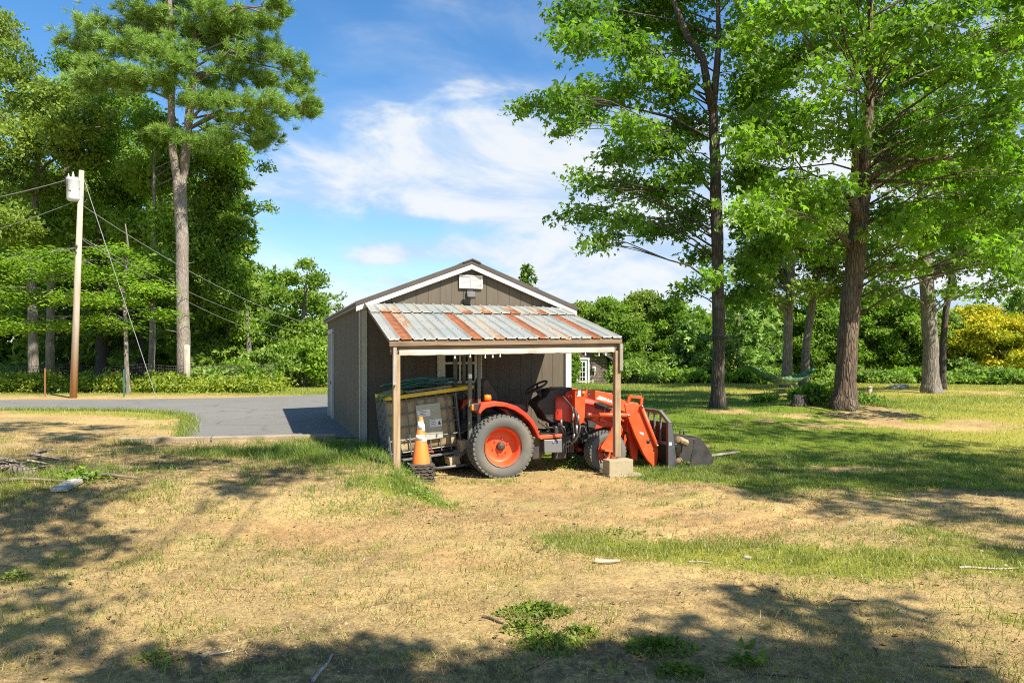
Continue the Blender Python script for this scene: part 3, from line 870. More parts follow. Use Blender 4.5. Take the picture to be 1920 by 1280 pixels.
# floor / footboard and toolbox
o = MB(); o.prism(poly(z3, [(140, 655), (355, 640), (352, 666), (160, 688)], -.45), -.46, .46, 'Y'); o.build('footboard', ORANGE, tr, .006)
o = MB(); a_, b_ = tp(*z3(160, 655), -.4), tp(*z3(345, 640), -.4); o.box(((a_[0] + b_[0]) / 2, 0, (a_[1] + b_[1]) / 2 + .004), (abs(b_[0] - a_[0]), .84, .018)); o.build('floor_mat', BLACKP, tr)
o = MB(); o.prism(poly(z3, [(192, 692), (356, 685), (358, 806), (196, 812)], -.46), -.46, -.27, 'Y'); tb = o.build('toolbox', GREYST, tr, .012)
kx, kz = tp(*z3(277, 715), -.46); o = MB(); o.lathe([(0, -.012), (.012, -.012), (.012, 0)], 'Y', (kx, -.46, kz), 10); o.build('latch', CHROME, tb)
o = MB(); o.box((.62, -.3, .40), (.16, .12, .34)); o.box((.70, -.26, .42), (.1, .2, .26)); o.box((1.02, -.24, .46), (.2, .14, .5)); o.build('running_gear', DARKMET, tr, .02)
# fenders: curved shell over each rear wheel
for sd in (-1, 1):
    outer = [(215, 425), (245, 335), (275, 318), (400, 303), (520, 318), (640, 358), (735, 425), (810, 505), (862, 600), (893, 705)]
    inner = [(872, 708), (832, 618), (778, 530), (705, 460), (615, 402), (515, 366), (400, 358), (300, 378), (262, 410), (235, 445)]
    yy = -.64
    pp = poly(z4, outer, yy); qq = poly(z4, inner, yy)
    o = MB(); 
    ya, yb = (yy, -.27) if sd < 0 else (.27, -yy)
    o.prism(pp + [(x, z) for x, z in qq], ya, yb, 'Y')
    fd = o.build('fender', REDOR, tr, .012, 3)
    ax_, az_ = tp(*z4(160, 370), -.6)
    o = MB(); o.box((ax_ + .05, sd * .52, az_), (.10, .10, .11)); o.build('lamp_housing', BLACKP, fd, .01)
    o = MB(); o.box((ax_ - .005, sd * .54, az_ + .0), (.03, .09, .085)); o.build('tail_lamp', AMBER, fd, .008)
    ax_, az_ = tp(*z4(318, 265), -.5)
    o = MB(); o.tube([(ax_, sd * .48, az_ - .09), (ax_, sd * .48, az_)], .012, 8); o.lathe([(0, -.05), (.045, -.045), (.05, 0), (.045, .045), (0, .05)], 'X', (ax_, sd * .48, az_ + .0), 16); o.build('turn_signal', AMBER, fd)
# seat
o = MB()
o.prism(poly(z4, [(240, 295), (238, 110), (252, 62), (285, 60), (340, 140), (385, 215), (402, 262), (400, 295)], -.1), -.22, .22, 'Y'); seat = o.build('seat', BLACKP, tr, .012, 2)
o = MB(); sx0, sz0 = tp(*z4(400, 290), 0); sx1, _ = tp(*z4(680, 360), 0); o.prism([(sx0 - .05, sz0 - .10), (sx1, sz0 - .16), (sx1 + .01, sz0 - .09), (sx1 - .06, sz0 - .045), (sx0 - .05, sz0 + .0)], -.23, .23, 'Y'); o.build('seat_cushion', BLACKP, seat, .03, 4)
o = MB(); o.tube([(sx0 - .16, .0, 1.0), (sx0 + .05, 0, .85)], .09, 12); o.box((.05, 0, .80), (.4, .5, .1)); o.build('seat_base', BLACKP, seat, .01)
# roll bar (two uprights, crossbar) and rear linkage
o = MB()
x0, z0 = tp(881, 752, -.40); x1, z1 = tp(881, 663, -.40)
for y in (-.40, .40):
    o.bar((x0, y, .48), (x1, y, z1), .055, .06, (0, 1, 0)); o.bar((x0 + .135, y, .60), (x1 + .135, y, z1 + .01), .05, .055, (0, 1, 0))
o.bar((x1, -.43, z1), (x1, .43, z1), .06, .06)
o.build('roll_bar', m_paint('rops_grey', (.10, .11, .085), .5), tr, .01)
o = MB(); xx, zz = tp(882, 705, -.44); o.box((xx, -.436, zz), (.05, .004, .06)); o.build('roll_bar_label', DECAL, tr)
o = MB()
o.tube([(-.2, -.22, .55), (-.55, -.25, .32)], .03, 8); o.tube([(-.2, .22, .55), (-.55, .25, .32)], .03, 8); o.tube([(-.15, 0, .78), (-.5, 0, .6)], .025, 8)
o.tube([(-.2, -.24, .85), (-.42, -.25, .40)], .018, 8); o.tube([(-.2, .24, .85), (-.42, .25, .40)], .018, 8); o.box((-.2, 0, .62), (.25, .34, .4)); o.bar((-.45, 0, .36), (-.2, 0, .42), .08, .03)
o.build('rear_linkage', DARKMET, tr, .006)

# ---- front loader
YN = -.50
def arm_pair(name, zz, pts, th=.09, mat=ORANGE, bev=.008, yn=YN, part=None):
    pp = poly(zz, pts, yn)
    out = []
    for sd in (1, -1):
        y0, y1 = (yn, yn + th) if sd > 0 else (-yn - th, -yn)
        o = MB(); o.prism(pp, y0, y1, 'Y'); out.append(o.build(name, mat, part or tr, bev))
    return out
tow = arm_pair('loader_mast', z3, [(470, 238), (562, 240), (566, 300), (560, 512), (518, 558), (500, 540), (470, 430)], .10)
boom = arm_pair('loader_boom', z3, [(545, 238), (600, 240), (740, 262), (850, 305), (940, 352), (1035, 358), (1066, 398), (1068, 470), (1040, 500), (960, 475), (925, 446), (870, 420), (800, 386), (700, 352), (570, 308)], .085, yn=YN - .004)
lowr = arm_pair('lower_arm', z3, [(920, 372), (1000, 352), (1066, 385), (1075, 440), (1110, 520), (1190, 690), (1222, 790), (1212, 890), (1190, 945), (1165, 918), (1128, 882), (1090, 822), (1010, 650), (960, 520), (932, 440)], .07, yn=YN - .02)
for a in lowr:
    hx_, hz_ = tp(*z3(1130, 707), YN - .02)
o = MB(); o.lathe([(0, -.004), (.034, -.004), (.034, .004)], 'Y', (hx_, YN - .02, hz_), 20); o.build('dark_hole_disc', BLACKP, lowr[0])  # solid black disc, its colour stands for the dark inside a hole
def cyl(name, a, b, y, r, mat=ORANGE):
    pa, pb = tp(*z3(*a), y), tp(*z3(*b), y)
    for sd in (1, -1):
        o = MB(); A = Vector((pa[0], sd * y, pa[1])); B = Vector((pb[0], sd * y, pb[1])); o.tube([A, A.lerp(B, .97), B], [r, r, r * .8], 14)
        c_ = o.build(name, mat, tr)
        for Q in (A, B):
            o = MB(); o.lathe([(0, -.045), (r * .6, -.045), (r * .6, .045), (0, .045)], 'Y', Q, 14); o.build('pin', CHROME, c_)
cyl('lift_cylinder', (590, 466), (945, 472), YN - .05, .034)
cyl('bucket_cylinder', (1068, 392), (1205, 742), YN - .045, .030)
o = arm_pair('cylinder_link', z3, [(1010, 560), (1040, 600), (1110, 820), (1090, 822), (990, 640)], .03, REDOR, .004, YN + .10)
# handle brace on top of the knee
for sd in (1, -1):
    o = MB(); y = sd * (YN - .005)
    pts = [tp(*z3(*p), YN - .005) for p in ((950, 358), (958, 302), (1072, 312), (1066, 384))]
    for i in range(3): o.bar((pts[i][0], y, pts[i][1]), (pts[i + 1][0], y, pts[i + 1][1]), .045, .030, (0, 1, 0))
    o.build('knee_bracket', ORANGE, tr, .004)
# triangular stand plate over the front wheel, subframe, crossbeam
o = MB(); o.prism(poly(z3, [(690, 778), (812, 598), (835, 700), (822, 800)], -.60), -.60, -.585, 'Y'); o.prism(poly(z3, [(690, 768), (812, 790), (812, 806), (690, 786)], -.585), -.66, -.585, 'Y'); o.build('stand_plate', ORANGE, tr, .004)
o = MB(); 
q0, q1 = tp(*z3(735, 790), -.62), tp(*z3(735, 860), -.62); o.tube([(q0[0], -.62, q0[1]), (q1[0], -.62, q1[1])], .014, 8); q2 = tp(*z3(800, 805), -.62); q3 = tp(*z3(792, 870), -.62); o.tube([(q2[0], -.62, q2[1]), (q3[0], -.62, q3[1])], .012, 8); o.build('stand_bolt', DARKMET, tr)
o = MB(); xk, zk = tp(*z3(1030, 560), YN); o.tube([(xk - .0, YN, zk), (xk, -YN, zk)], .05, 12); o.build('crossbeam', ORANGE, tr)
o = MB(); o.prism(poly(z3, [(955, 640), (1010, 560), (1035, 600), (1050, 690), (1030, 870), (985, 882), (965, 760)], -.36), -.37, -.30, 'Y'); o.prism(poly(z3, [(940, 500), (960, 560), (975, 640), (930, 610)], -.4), -.42, -.30, 'Y'); o.build('loader_link', REDOR, tr, .01)
o = MB(); q = [tp(*z3(*p), -.34) for p in ((720, 450), (725, 410), (760, 392), (800, 395))]; o.tube([(x, -.40, z) for x, z in q], .008, 6); o.build('fuel_pipe', CHROME, tr)
# decals on the boom
o = MB(); yd = YN - .004
o.prism(poly(z3, [(485, 300), (500, 240), (522, 242), (524, 302)], YN), YN - .0075, YN - .0055, 'Y'); o.build('mast_decal', DECAL, tow[0])
dk = boom[0]
o = MB(); o.prism(poly(z3, [(662, 322), (690, 296), (800, 335), (806, 362), (720, 338)], yd), yd - .0025, yd - .001, 'Y'); o.build('boom_decal', DECAL, dk)
a1, a2 = tp(*z3(725, 322), yd), tp(*z3(800, 350), yd); angt = math.atan2(a2[1] - a1[1], a2[0] - a1[0])
t_ = text_mesh('boom_lettering', 'KIOTI', .062, INK, dk, (a1[0] + .055, yd - .0035, a1[1] - .024), (math.radians(90), -angt, 0))
o = MB(); o.prism(poly(z3, [(578, 268), (612, 272), (612, 292), (580, 288)], yd), yd - .0025, yd - .001, 'Y'); sm = o.build('maker_plate', INK, dk)
o = MB(); a3 = tp(*z3(598, 281), yd); o.box((a3[0], yd - .003, a3[1]), (.035, .001, .018)); o.build('plate_mark', DECAL, dk)
o = MB(); o.prism(poly(z3, [(1052, 622), (1088, 628), (1085, 652), (1070, 640), (1055, 636)], YN - .02), YN - .0225, YN - .021, 'Y'); o.build('arm_decal', DECAL, lowr[0])
o = MB(); xx, zz = tp(*z3(543, 270), YN); o.lathe([(0, -.03), (.028, -.024), (.03, 0)], 'Y', (xx, YN - .004, zz), 14); o.build('side_marker', AMBER, tow[0])
# hoses in front of the mast
o = MB()
for k, pts in enumerate((((360, 300), (430, 380), (475, 430), (498, 470), (505, 560), (500, 650), (470, 720)), ((440, 390), (455, 450), (450, 540), (462, 640), (440, 740), (380, 760)), ((470, 420), (490, 500), (480, 590), (495, 660), (450, 700)), ((350, 500), (345, 580), (370, 640)), ((520, 560), (512, 620), (480, 690), (430, 740)))):
    q = [tp(*z3(*p), -.54 - .012 * k) for p in pts]; o.tube([(x, -.54 - .012 * k, z) for x, z in q], .014, 8)
hs_ = o.build('hydraulic_hose', BLACKP, tr)
o = MB()
for p0, p1, k in (((498, 470), (503, 540), 0), ((455, 455), (452, 520), 1), ((484, 560), (490, 640), 2), ((345, 510), (350, 565), 3), ((464, 640), (458, 680), 1)):
    a_, b_ = tp(*z3(*p0), -.56 - .012 * k), tp(*z3(*p1), -.56 - .012 * k); o.tube([(a_[0], -.56 - .012 * k, a_[1]), (b_[0], -.56 - .012 * k, b_[1])], .020, 8)
o.build('hose_fitting', CHROME, hs_)
# ---- bucket with log rack
YB = .72
o = MB()
back = poly(z3, [(1338, 545), (1352, 545), (1385, 945), (1360, 955)], -YB)
o.prism(back, -YB, YB, 'Y')                                         # back sheet
floor_ = poly(z3, [(1372, 940), (1640, 945), (1715, 880), (1722, 888), (1645, 958), (1372, 956)], -YB)
o.prism(floor_, -YB, YB, 'Y')
topb = poly(z3, [(1345, 632), (1578, 664), (1580, 684), (1345, 650)], -YB)
o.prism(topb, -YB, -YB + .10, 'Y'); o.prism(topb, YB - .10, YB, 'Y')
side = poly(z3, [(1535, 692), (1580, 664), (1604, 682), (1650, 742), (1722, 862), (1694, 915), (1640, 946), (1492, 960), (1512, 860), (1534, 760)], -YB)
o.prism(side, -YB - .006, -YB + .010, 'Y'); o.prism(side, YB - .010, YB + .006, 'Y')
o.prism(poly(z3, [(1350, 648), (1540, 680), (1515, 860), (1494, 950), (1380, 950)], -.25), -.25, -.235, 'Y')  # added inner sheet, dark so the open bucket reads as shaded inside
bk = o.build('bucket', DARKMET, tr, .004, 1)
o = MB()
for sd in (-1, 1):
    pl = poly(z3, [(1300, 542), (1332, 545), (1346, 640), (1385, 952), (1302, 955)], -YB)
    o.prism(pl, sd * YB - .03 + (.0), sd * YB + .03, 'Y')
o.build('frame_plate', m_paint('dark_grey_steel', (.07, .072, .075), .55, .4, 8), bk, .004)
o = MB()
rk = [tp(*z3(1326, 548), -YB), tp(*z3(1258, 442), -YB + .0)]
pA = Vector((rk[0][0], -YB, rk[0][1])); pB = Vector((rk[0][0] - .01, -YB + .26, rk[0][1] + .165)); pC = Vector((pB.x, YB - .26, pB.z)); pD = Vector((pA.x, YB, pA.z))
o.bar(pA, pB, .05, .05); o.bar(pB, pC, .05, .05); o.bar(pC, pD, .05, .05)
for k in range(6):
    y = -YB + .26 + k * (2 * YB - .52) / 5; o.bar((pB.x, y, .42), (pB.x, y, pB.z), .026, .03, (0, 1, 0))
o.bar((pB.x, -YB, .42), (pB.x, YB, .42), .05, .05)
o.build('log_rack', GREYST, bk, .004)
o = MB(); xx, zz = tp(*z3(1328, 728), -YB - .03); o.box((xx, -YB - .032, zz), (.05, .004, .045)); o.build('frame_label', DECAL, bk)
o = MB(); xx, zz = tp(*z3(1432, 640), -YB + .05); o.tube([(xx - .04, -YB + .05, zz - .01), (xx - .03, -YB + .05, zz + .045), (xx + .03, -YB + .05, zz + .045), (xx + .04, -YB + .05, zz - .02)], .012, 8); o.build('hook', DARKMET, bk)
# firewood in the bucket: every piece its own thing
W_SPLIT = m_wood('split_firewood', (.44, .30, .17), (.24, .15, .085), 'X')
labs = ['split log with pale round end on top in the loader bucket', 'leaning split log below the round ended one in the bucket', 'short log end at the bottom of the loader bucket', 'dark log deep inside the loader bucket', 'long dark log across the bucket under the rack', 'board end poking out of the bucket beyond its lip']
specs = [((1400, 690), (1525, 730), -.5, .060), ((1395, 745), (1440, 870), -.52, .055), ((1400, 880), (1470, 890), -.50, .045), ((1390, 850), (1500, 780), -.1, .07), ((1360, 680), (1500, 700), .1, .06), ((1560, 760), (1725, 765), .2, .03)]
for (a, bb, y, r_), lab in zip(specs, labs):
    pa, pb = tp(*z3(*a), y), tp(*z3(*bb), y); o = MB()
    A = Vector((pa[0], y, pa[1])); B = Vector((pb[0], y + .18, pb[1])); t = (B - A)
    o.tube([A, A.lerp(B, .3), A.lerp(B, .7), B], [r_, r_ * 1.06, r_ * .95, r_], 7)
    w = o.build('firewood_log', W_SPLIT, None, .004)
    w.location = (TO[0], TO[1], TZ); w.rotation_euler = (0, 0, PH); tag(w, lab, 'firewood', 'firewood in the loader bucket')

# ================================================================ GROUND
def gauss_list(lst):
    out = []
    for px, py, rx, ry, w in lst:
        h = hit(px, py); out.append((h.x, h.y, rx, ry, w))
    return out
G_SPOTS = gauss_list([                       # grass patches: pixel, radii in metres, weight
    (690, 850, .8, .9, 1.0), (640, 850, .9, .8, .9), (740, 900, .5, .5, .9), (790, 930, .35, .4, .55), (560, 848, 1.2, .5, .6), (420, 850, 1.0, .5, .5),
    (100, 880, 1.0, .6, .4), (20, 905, .8, .6, .5), (300, 930, .6, .3, .35), (960, 905, .5, .2, .5), (1220, 900, .5, .4, .9), (1300, 890, .7, .5, .9),
    (1150, 1030, .6, .35, .42), (1280, 1035, .8, .45, .5), (1440, 1045, .8, .45, .45), (1620, 1060, .7, .5, .6), (1760, 1050, .9, .6, .6), (1880, 1060, .7, .6, .75), (1900, 1160, .3, .5, .7),
    (1560, 990, .9, .4, .55), (1700, 1000, .9, .4, .4), (1080, 1010, .4, .3, .45), (980, 1000, .4, .3, .3), (860, 950, .5, .3, .3), (620, 960, .8, .3, .25), (1390, 980, .6, .3, .3),
    (320, 780, 1.0, 1.5, 1.1), (220, 772, 2.2, 1.3, .9), (90, 768, 3.0, 1.0, .7), (300, 800, .8, 1.0, .7), (300, 1180, .3, .2, .2), (500, 1190, .3, .2, .25), (660, 1230, .3, .15, .4), (780, 1240, .25, .15, .4),
    (1010, 1160, .25, .12, .5), (1040, 1200, .3, .12, .5), (1230, 1220, .3, .15, .55), (1120, 1190, .25, .12, .4), (30, 1240, .3, .2, .4), (600, 1200, .25, .12, .4)])
D_SPOTS = gauss_list([                       # worn, bare patches in the lawn
    (1560, 880, 1.6, .6, .5), (1650, 790, 2.4, 1.0, .8), (1450, 800, 1.2, .8, .3), (1480, 740, 2.5, 1.5, .7), (1800, 735, 5.0, 3.0, .55), (1720, 860, 1.0, .6, .35), (1480, 880, 1.2, .3, .4), (1360, 770, .9, .7, .7),
    (1590, 770, 1.5, 1.2, .9), (1560, 920, 1.0, .3, .5), (1850, 960, 1.2, .4, .5), (1780, 800, 2, 1.2, .35)])
def gsum(x, y, lst):
    t = 0
    for gx, gy, rx, ry, w in lst: t = t + w * np.exp(-(((x - gx) / rx) ** 2 + ((y - gy) / ry) ** 2))
    return t
def g_mask(x, y):
    p, q = pq(x, y)
    n = fbm(x, y, 1.1, 4); n2 = fbm(x + 31, y + 7, .35, 3)
    lawn = smooth(x + (y - 9.6) * .55 + (n2 - .5) * 2.0, 1.7, 3.2) * smooth(y + (n - .5) * 1.6, 8.7, 9.9)
    far = smooth(y, 25, 27) * smooth(x, 2.0, -2.0) * .85
    bh = smooth(y, 19, 21) * smooth(x, 0, 2.5) * .9
    g = np.maximum(np.maximum(lawn * .95, far), bh) * (.72 + .5 * (n - .3)) - gsum(x, y, D_SPOTS) * smooth(n, .32, .62) * 1.1
    g = np.maximum(g, 0) + gsum(x, y, G_SPOTS) * (.35 + 1.1 * (n - .15)) * (1 - smooth(q, 2.3, 1.9) * smooth(p, .4, .7) * smooth(p, 3.6, 3.3))
    g = g + .22 * smooth(fbm(x + 3, y + 13, .75, 4), .46, .66) * smooth(y, 12, 10)
    return np.clip(g * (1 - .75 * bare(x, y)), 0, 1)
B_SPOTS = gauss_list([(1400, 975, 1.3, .5, 1.0), (1000, 930, 1.6, .45, .9), (1200, 945, 1.0, .5, .9), (1120, 905, 1.0, .35, .9), (560, 1000, 1.0, .35, .6), (1560, 1130, .9, .3, .8), (250, 990, .8, .5, .6), (1200, 1100, .8, .2, .5), (820, 1090, .9, .2, .5)])
def bare(x, y): return np.clip(gsum(x, y, B_SPOTS), 0, 1)
def dry_mask(x, y):
    """yellowed grass towards the right and on the sunny strips"""
    n = fbm(x + 5, y + 90, .5, 3)
    return np.clip(smooth(x, 5.5, 11) * smooth(y, 28, 13) * .9 + smooth(x, 3, 9) * smooth(y, 21, 26) * .75 + smooth(y, 9.5, 7.8) * .35 + (n - .5) * .9 + smooth(x, -3, -9) * .5, 0, 1)

def m_ground():
    m, b = start('ground_soil')
    g = attr('grass'); dr = attr('dry'); red = attr('red'); du = attr('duff')
    v = coords('Object')
    nf = noise(v, 7, 8, .72); nff = noise(v, 34, 6, .75); nm = noise(v, 1.3, 6, .65); nv = noise(v, 120, 3, .7)
    soil = mixc(sstep(nm, .35, .7), (0.55, 0.395, 0.165), (0.45, 0.305, 0.122))
    soil = mixc(red * sstep(nf, .2, .6), soil, (0.44, 0.235, 0.105))
    soil = mixc(sstep(nf, .42, .68) * .6, soil, (0.36, 0.25, 0.105))
    soil = mixc(sstep(nff, .50, .64) * .62, soil, (0.15, 0.10, 0.042))
    soil = mixc(sstep(nff, .42, .30) * .55, soil, (0.58, 0.43, 0.20))
    soil = mixc(sstep(nv, .58, .7) * .5, soil, (0.20, 0.14, 0.07))
    th = noise(coords('Object', (1, 1.6, 1)), 0.55, 8, .7, .4)
    soil = mixc(sstep(th, .46, .64) * sstep(nff, .36, .56) * .5, soil, (0.20, 0.15, 0.075))
    soil = mixc(sstep(noise(coords('Object', (1, 1, 1), (7, 3, 0)), .8, 7, .7), .50, .66) * sstep(nf, .35, .6) * .55, soil, (0.25, 0.25, 0.055))
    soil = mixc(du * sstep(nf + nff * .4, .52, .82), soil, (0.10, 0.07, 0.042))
    gcol = mixc(dr, (0.13, 0.195, 0.014), (0.40, 0.335, 0.06))
    gcol = mixc(sstep(nff, .42, .7) * .7, gcol, (0.07, 0.095, 0.012))
    gcol = mixc(sstep(nv, .45, .7) * .5, gcol, (0.25, 0.28, 0.035))
    f = sstep(g + (nf - .5) * .75 + (nff - .5) * .5, .28, .62)
    c = mixc(f, soil, gcol)
    put(b, 'Base Color', c); put(b, 'Roughness', .97); put(b, 'Specular IOR Level', .15)
    put(b, 'Normal', bump(nff * .8 + nf * 1.3 + nv * .3, .8, .035))
    return m
GROUND = m_ground()
def axis(segs):
    out = [segs[0][0]]
    for a, c, st in segs:
        n = max(1, int(round((c - a) / st))); out += list(a + (c - a) * (np.arange(n) + 1) / n)
    return np.array(out)
gx = axis([(-900, -120, 130), (-120, -40, 8), (-40, -16, 1.2), (-16, -8, .25), (-8, 9, .05), (9, 18, .25), (18, 45, 1.2), (45, 120, 8), (120, 900, 130)])
gy = axis([(-60, -8, 8), (-8, 2.6, .7), (2.6, 12, .04), (12, 20, .14), (20, 40, .5), (40, 120, 4), (120, 1200, 120)])
XX, YY = np.meshgrid(gx, gy)
def rut(x, y, pts, w):
    """tyre tread prints pressed in the soil along a path"""
    out = np.zeros_like(x)
    for (ax, ay), (bx, by) in zip(pts[:-1], pts[1:]):
        dx_, dy_ = bx - ax, by - ay; L2 = math.hypot(dx_, dy_)
        t = ((x - ax) * dx_ + (y - ay) * dy_) / L2; s = ((x - ax) * -dy_ + (y - ay) * dx_) / L2
        k = (t > 0) & (t < L2) & (abs(s) < w)
        out = np.where(k, (np.sin(t * 2 * math.pi / .17 + abs(s) * 42) * .5 - .6) * .040 * smooth(abs(s), w, w * .7), out)
    return out
tr_pts = [[hit(*a).to_2d() for a in q] for q in (((1270, 1010), (1400, 985), (1500, 955), (1540, 930)), ((1150, 985), (1230, 965), (1330, 935), (1360, 915)), ((1390, 1012), (1500, 985), (1600, 960)), ((1300, 1075), (1460, 1110), (1640, 1150)))]
ZZ = H(XX, YY)
near = smooth(YY, 16, 10) * smooth(YY, 2.0, 3.5)
micro = (fbm(XX, YY, 2.4, 4) - .5) * .05 + (fbm(XX + 9, YY, 8.0, 3) - .5) * .036
ZZ = ZZ + micro * near * (1 - smooth(np.hypot(XX - .6, YY - 11.3), 2.2, .6) * .7)
for q in tr_pts: ZZ = ZZ + rut(XX, YY, [(a.x, a.y) for a in q], .17)
ny_, nx_ = XX.shape
V = np.stack([XX, YY, ZZ], -1).reshape(-1, 3)
idx = np.arange(nx_ * ny_).reshape(ny_, nx_)
Fq = np.stack([idx[:-1, :-1], idx[:-1, 1:], idx[1:, 1:], idx[1:, :-1]], -1).reshape(-1, 4)
fx_, fy_ = V[:, 0], V[:, 1]
red = np.clip(gsum(fx_, fy_, gauss_list([(560, 1010, .9, .35, .8), (470, 985, .9, .3, .7), (900, 970, 1.2, .5, .8), (1050, 930, 1.0, .5, .9), (880, 1060, .6, .25, .6), (1210, 960, .7, .4, .6), (1420, 985, 1.0, .4, .5), (800, 1040, .5, .2, .5), (620, 1100, .8, .2, .4)])) + (fbm(fx_, fy_, .8, 3) - .45) * .8, 0, 1)
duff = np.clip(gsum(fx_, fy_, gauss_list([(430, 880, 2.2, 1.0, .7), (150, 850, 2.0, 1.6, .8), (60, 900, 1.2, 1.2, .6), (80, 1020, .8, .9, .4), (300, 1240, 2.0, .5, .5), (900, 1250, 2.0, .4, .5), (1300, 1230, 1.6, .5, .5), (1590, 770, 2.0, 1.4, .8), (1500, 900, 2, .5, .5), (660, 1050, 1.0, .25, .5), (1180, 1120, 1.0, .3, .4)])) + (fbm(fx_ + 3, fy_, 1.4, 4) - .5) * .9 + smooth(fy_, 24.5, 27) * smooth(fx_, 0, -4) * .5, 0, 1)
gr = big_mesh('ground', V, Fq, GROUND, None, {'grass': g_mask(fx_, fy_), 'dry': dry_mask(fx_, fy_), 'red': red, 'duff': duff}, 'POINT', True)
gr['kind'] = 'structure'
# the exact surface (with the small relief) for standing things on
def HZ(x, y):
    x = np.asarray(x, float); y = np.asarray(y, float)
    i = np.clip(np.searchsorted(gx, x) - 1, 0, nx_ - 2); j = np.clip(np.searchsorted(gy, y) - 1, 0, ny_ - 2)
    u = (x - gx[i]) / (gx[i + 1] - gx[i]); w = (y - gy[j]) / (gy[j + 1] - gy[j])
    return (ZZ[j, i] * (1 - u) + ZZ[j, i + 1] * u) * (1 - w) + (ZZ[j + 1, i] * (1 - u) + ZZ[j + 1, i + 1] * u) * w

# ---------------------------------------------------------------- driveway
def m_asphalt():
    m, b = start('driveway_asphalt'); v = coords('Object')
    n = noise(v, 1.2, 6, .65); nf = noise(v, 60, 4, .7); ns = noise(coords('Object', (.5, 4, 1)), 1.0, 5, .6)
    c = mixc(n, (.125, .121, .110), (.165, .158, .142)); c = mixc(sstep(nf, .5, .7) * .5, c, (.34, .33, .31)); c = mixc(sstep(ns, .55, .75) * .35, c, (.15, .15, .15))
    big = noise(v, .35, 6, .7); c = mixc(sstep(big, .45, .7) * .45, c, (.20, .185, .155)); vo = node(X.nt, 'ShaderNodeTexVoronoi', Scale=.42, feature='DISTANCE_TO_EDGE'); dv = node(X.nt, 'ShaderNodeVectorMath', operation='ADD'); X.nt.links.new(v.s, dv.inputs[0]); X.nt.links.new(noise(v, 1.1, 5, .7).s, dv.inputs[1]); X.nt.links.new(dv.outputs[0], vo.inputs['Vector']); c = mixc(sstep(X(vo.outputs['Distance']), .012, .003) * .55, c, (.05, .048, .045)); c = mixc(sstep(noise(v, 2.3, 8, .75), .62, .74) * .5, c, (.26, .23, .17))
    put(b, 'Base Color', c); put(b, 'Roughness', .9); put(b, 'Normal', bump(nf, .4, .006)); return m
def G(px, py): h = hit(px, py); return (h.x, h.y)
edge = [G(345, 822), G(352, 800), G(357, 787), G(340, 779), G(300, 774), G(240, 770.5), G(120, 769.5), G(0, 769)]
l0 = edge[-1]
edge += [(-22, l0[1] + .3), (-70, l0[1] + 4), (-70, l0[1] + 9)]
b0 = [G(0, 751), G(240, 749.5), G(400, 747), G(520, 744), G(600, 741)]
edge += [(-22, b0[0][1] + .3)] + b0 + [(-5.0, 30.5), (-1.0, 31.5)]
cb = lw(3.0, -6.6); edge += [(cb.x, cb.y), tuple(lw(0.4, -6.0))[:2], tuple(lw(.03, -3))[:2], tuple(lw(.03, -.6))[:2], G(628, 822)]
bm = bmesh.new()
vs = [bm.verts.new((x, y, 0)) for x, y in edge]; bm.faces.new(vs)
bmesh.ops.triangulate(bm, faces=bm.faces)
for _ in range(5): 
    es = [e for e in bm.edges if e.calc_length() > 1.2]
    if es: bmesh.ops.subdivide_edges(bm, edges=es, cuts=1); bmesh.ops.triangulate(bm, faces=bm.faces)
for v_ in bm.verts: v_.co.z = float(H(v_.co.x, v_.co.y)) + .022
me = bpy.data.meshes.new('driveway'); bm.to_mesh(me); bm.free()
dw = link_mesh('driveway', me, m_asphalt()); dw['kind'] = 'structure'


# timber edging: two lengths end to end
TIM = m_wood('edging_timber', (.38, .31, .21), (.22, .17, .11), 'X')
for (a, c_, lab) in (((229, 828), (398, 826), 'weathered edging timber with shadowed top at the grassy end of the driveway'), ((400, 826), (632, 821), 'pale edging timber between the asphalt and the grass bank by the shed')):
    A, B = hit(*a), hit(*c_); A.z = float(H(A.x, A.y)) + .01; B.z = float(H(B.x, B.y)) + .01
    A.y -= .06; B.y -= .06
    ln = (B - A).length; o = MB(); o.box((ln / 2, 0, 0), (ln - .01, .13, .13)); o = o.build('edging_timber', TIM, None, .015)
    o.location = A; o.rotation_euler = (0, -math.asin((B.z - A.z) / ln), math.atan2(B.y - A.y, B.x - A.x)); tag(o, lab, 'timber', 'driveway edging timbers')
def plank(name, a, b_, w, t, mat, lab, cat, dz=.02, roll=0.0, dzb=None):
    A, B = hit(*a), hit(*b_); A.z = float(HZ(A.x, A.y)) + dz; B.z = float(HZ(B.x, B.y)) + (dz if dzb is None else dzb)
    ln = (B - A).length; o = MB(); o.box((ln / 2, 0, 0), (ln, w, t)); o = o.build(name, mat, None, .006)
    o.location = A; o.rotation_euler = (roll, -math.asin((B.z - A.z) / ln), math.atan2(B.y - A.y, B.x - A.x)); return tag(o, lab, cat)
plank('loose_board', (110, 926), (168, 892), .17, .04, m_wood('bleached_board', (.48, .45, .38), (.32, .29, .24), 'X'), 'bleached grey plank lying on the dirt at the left', 'board', .03)
plank('loose_board', (1268, 866), (1385, 852), .07, .03, m_wood('dull_board', (.50, .42, .30), (.32, .26, .17), 'X'), 'thin board lying in the grass in front of the bucket', 'board', .03, dzb=.05)

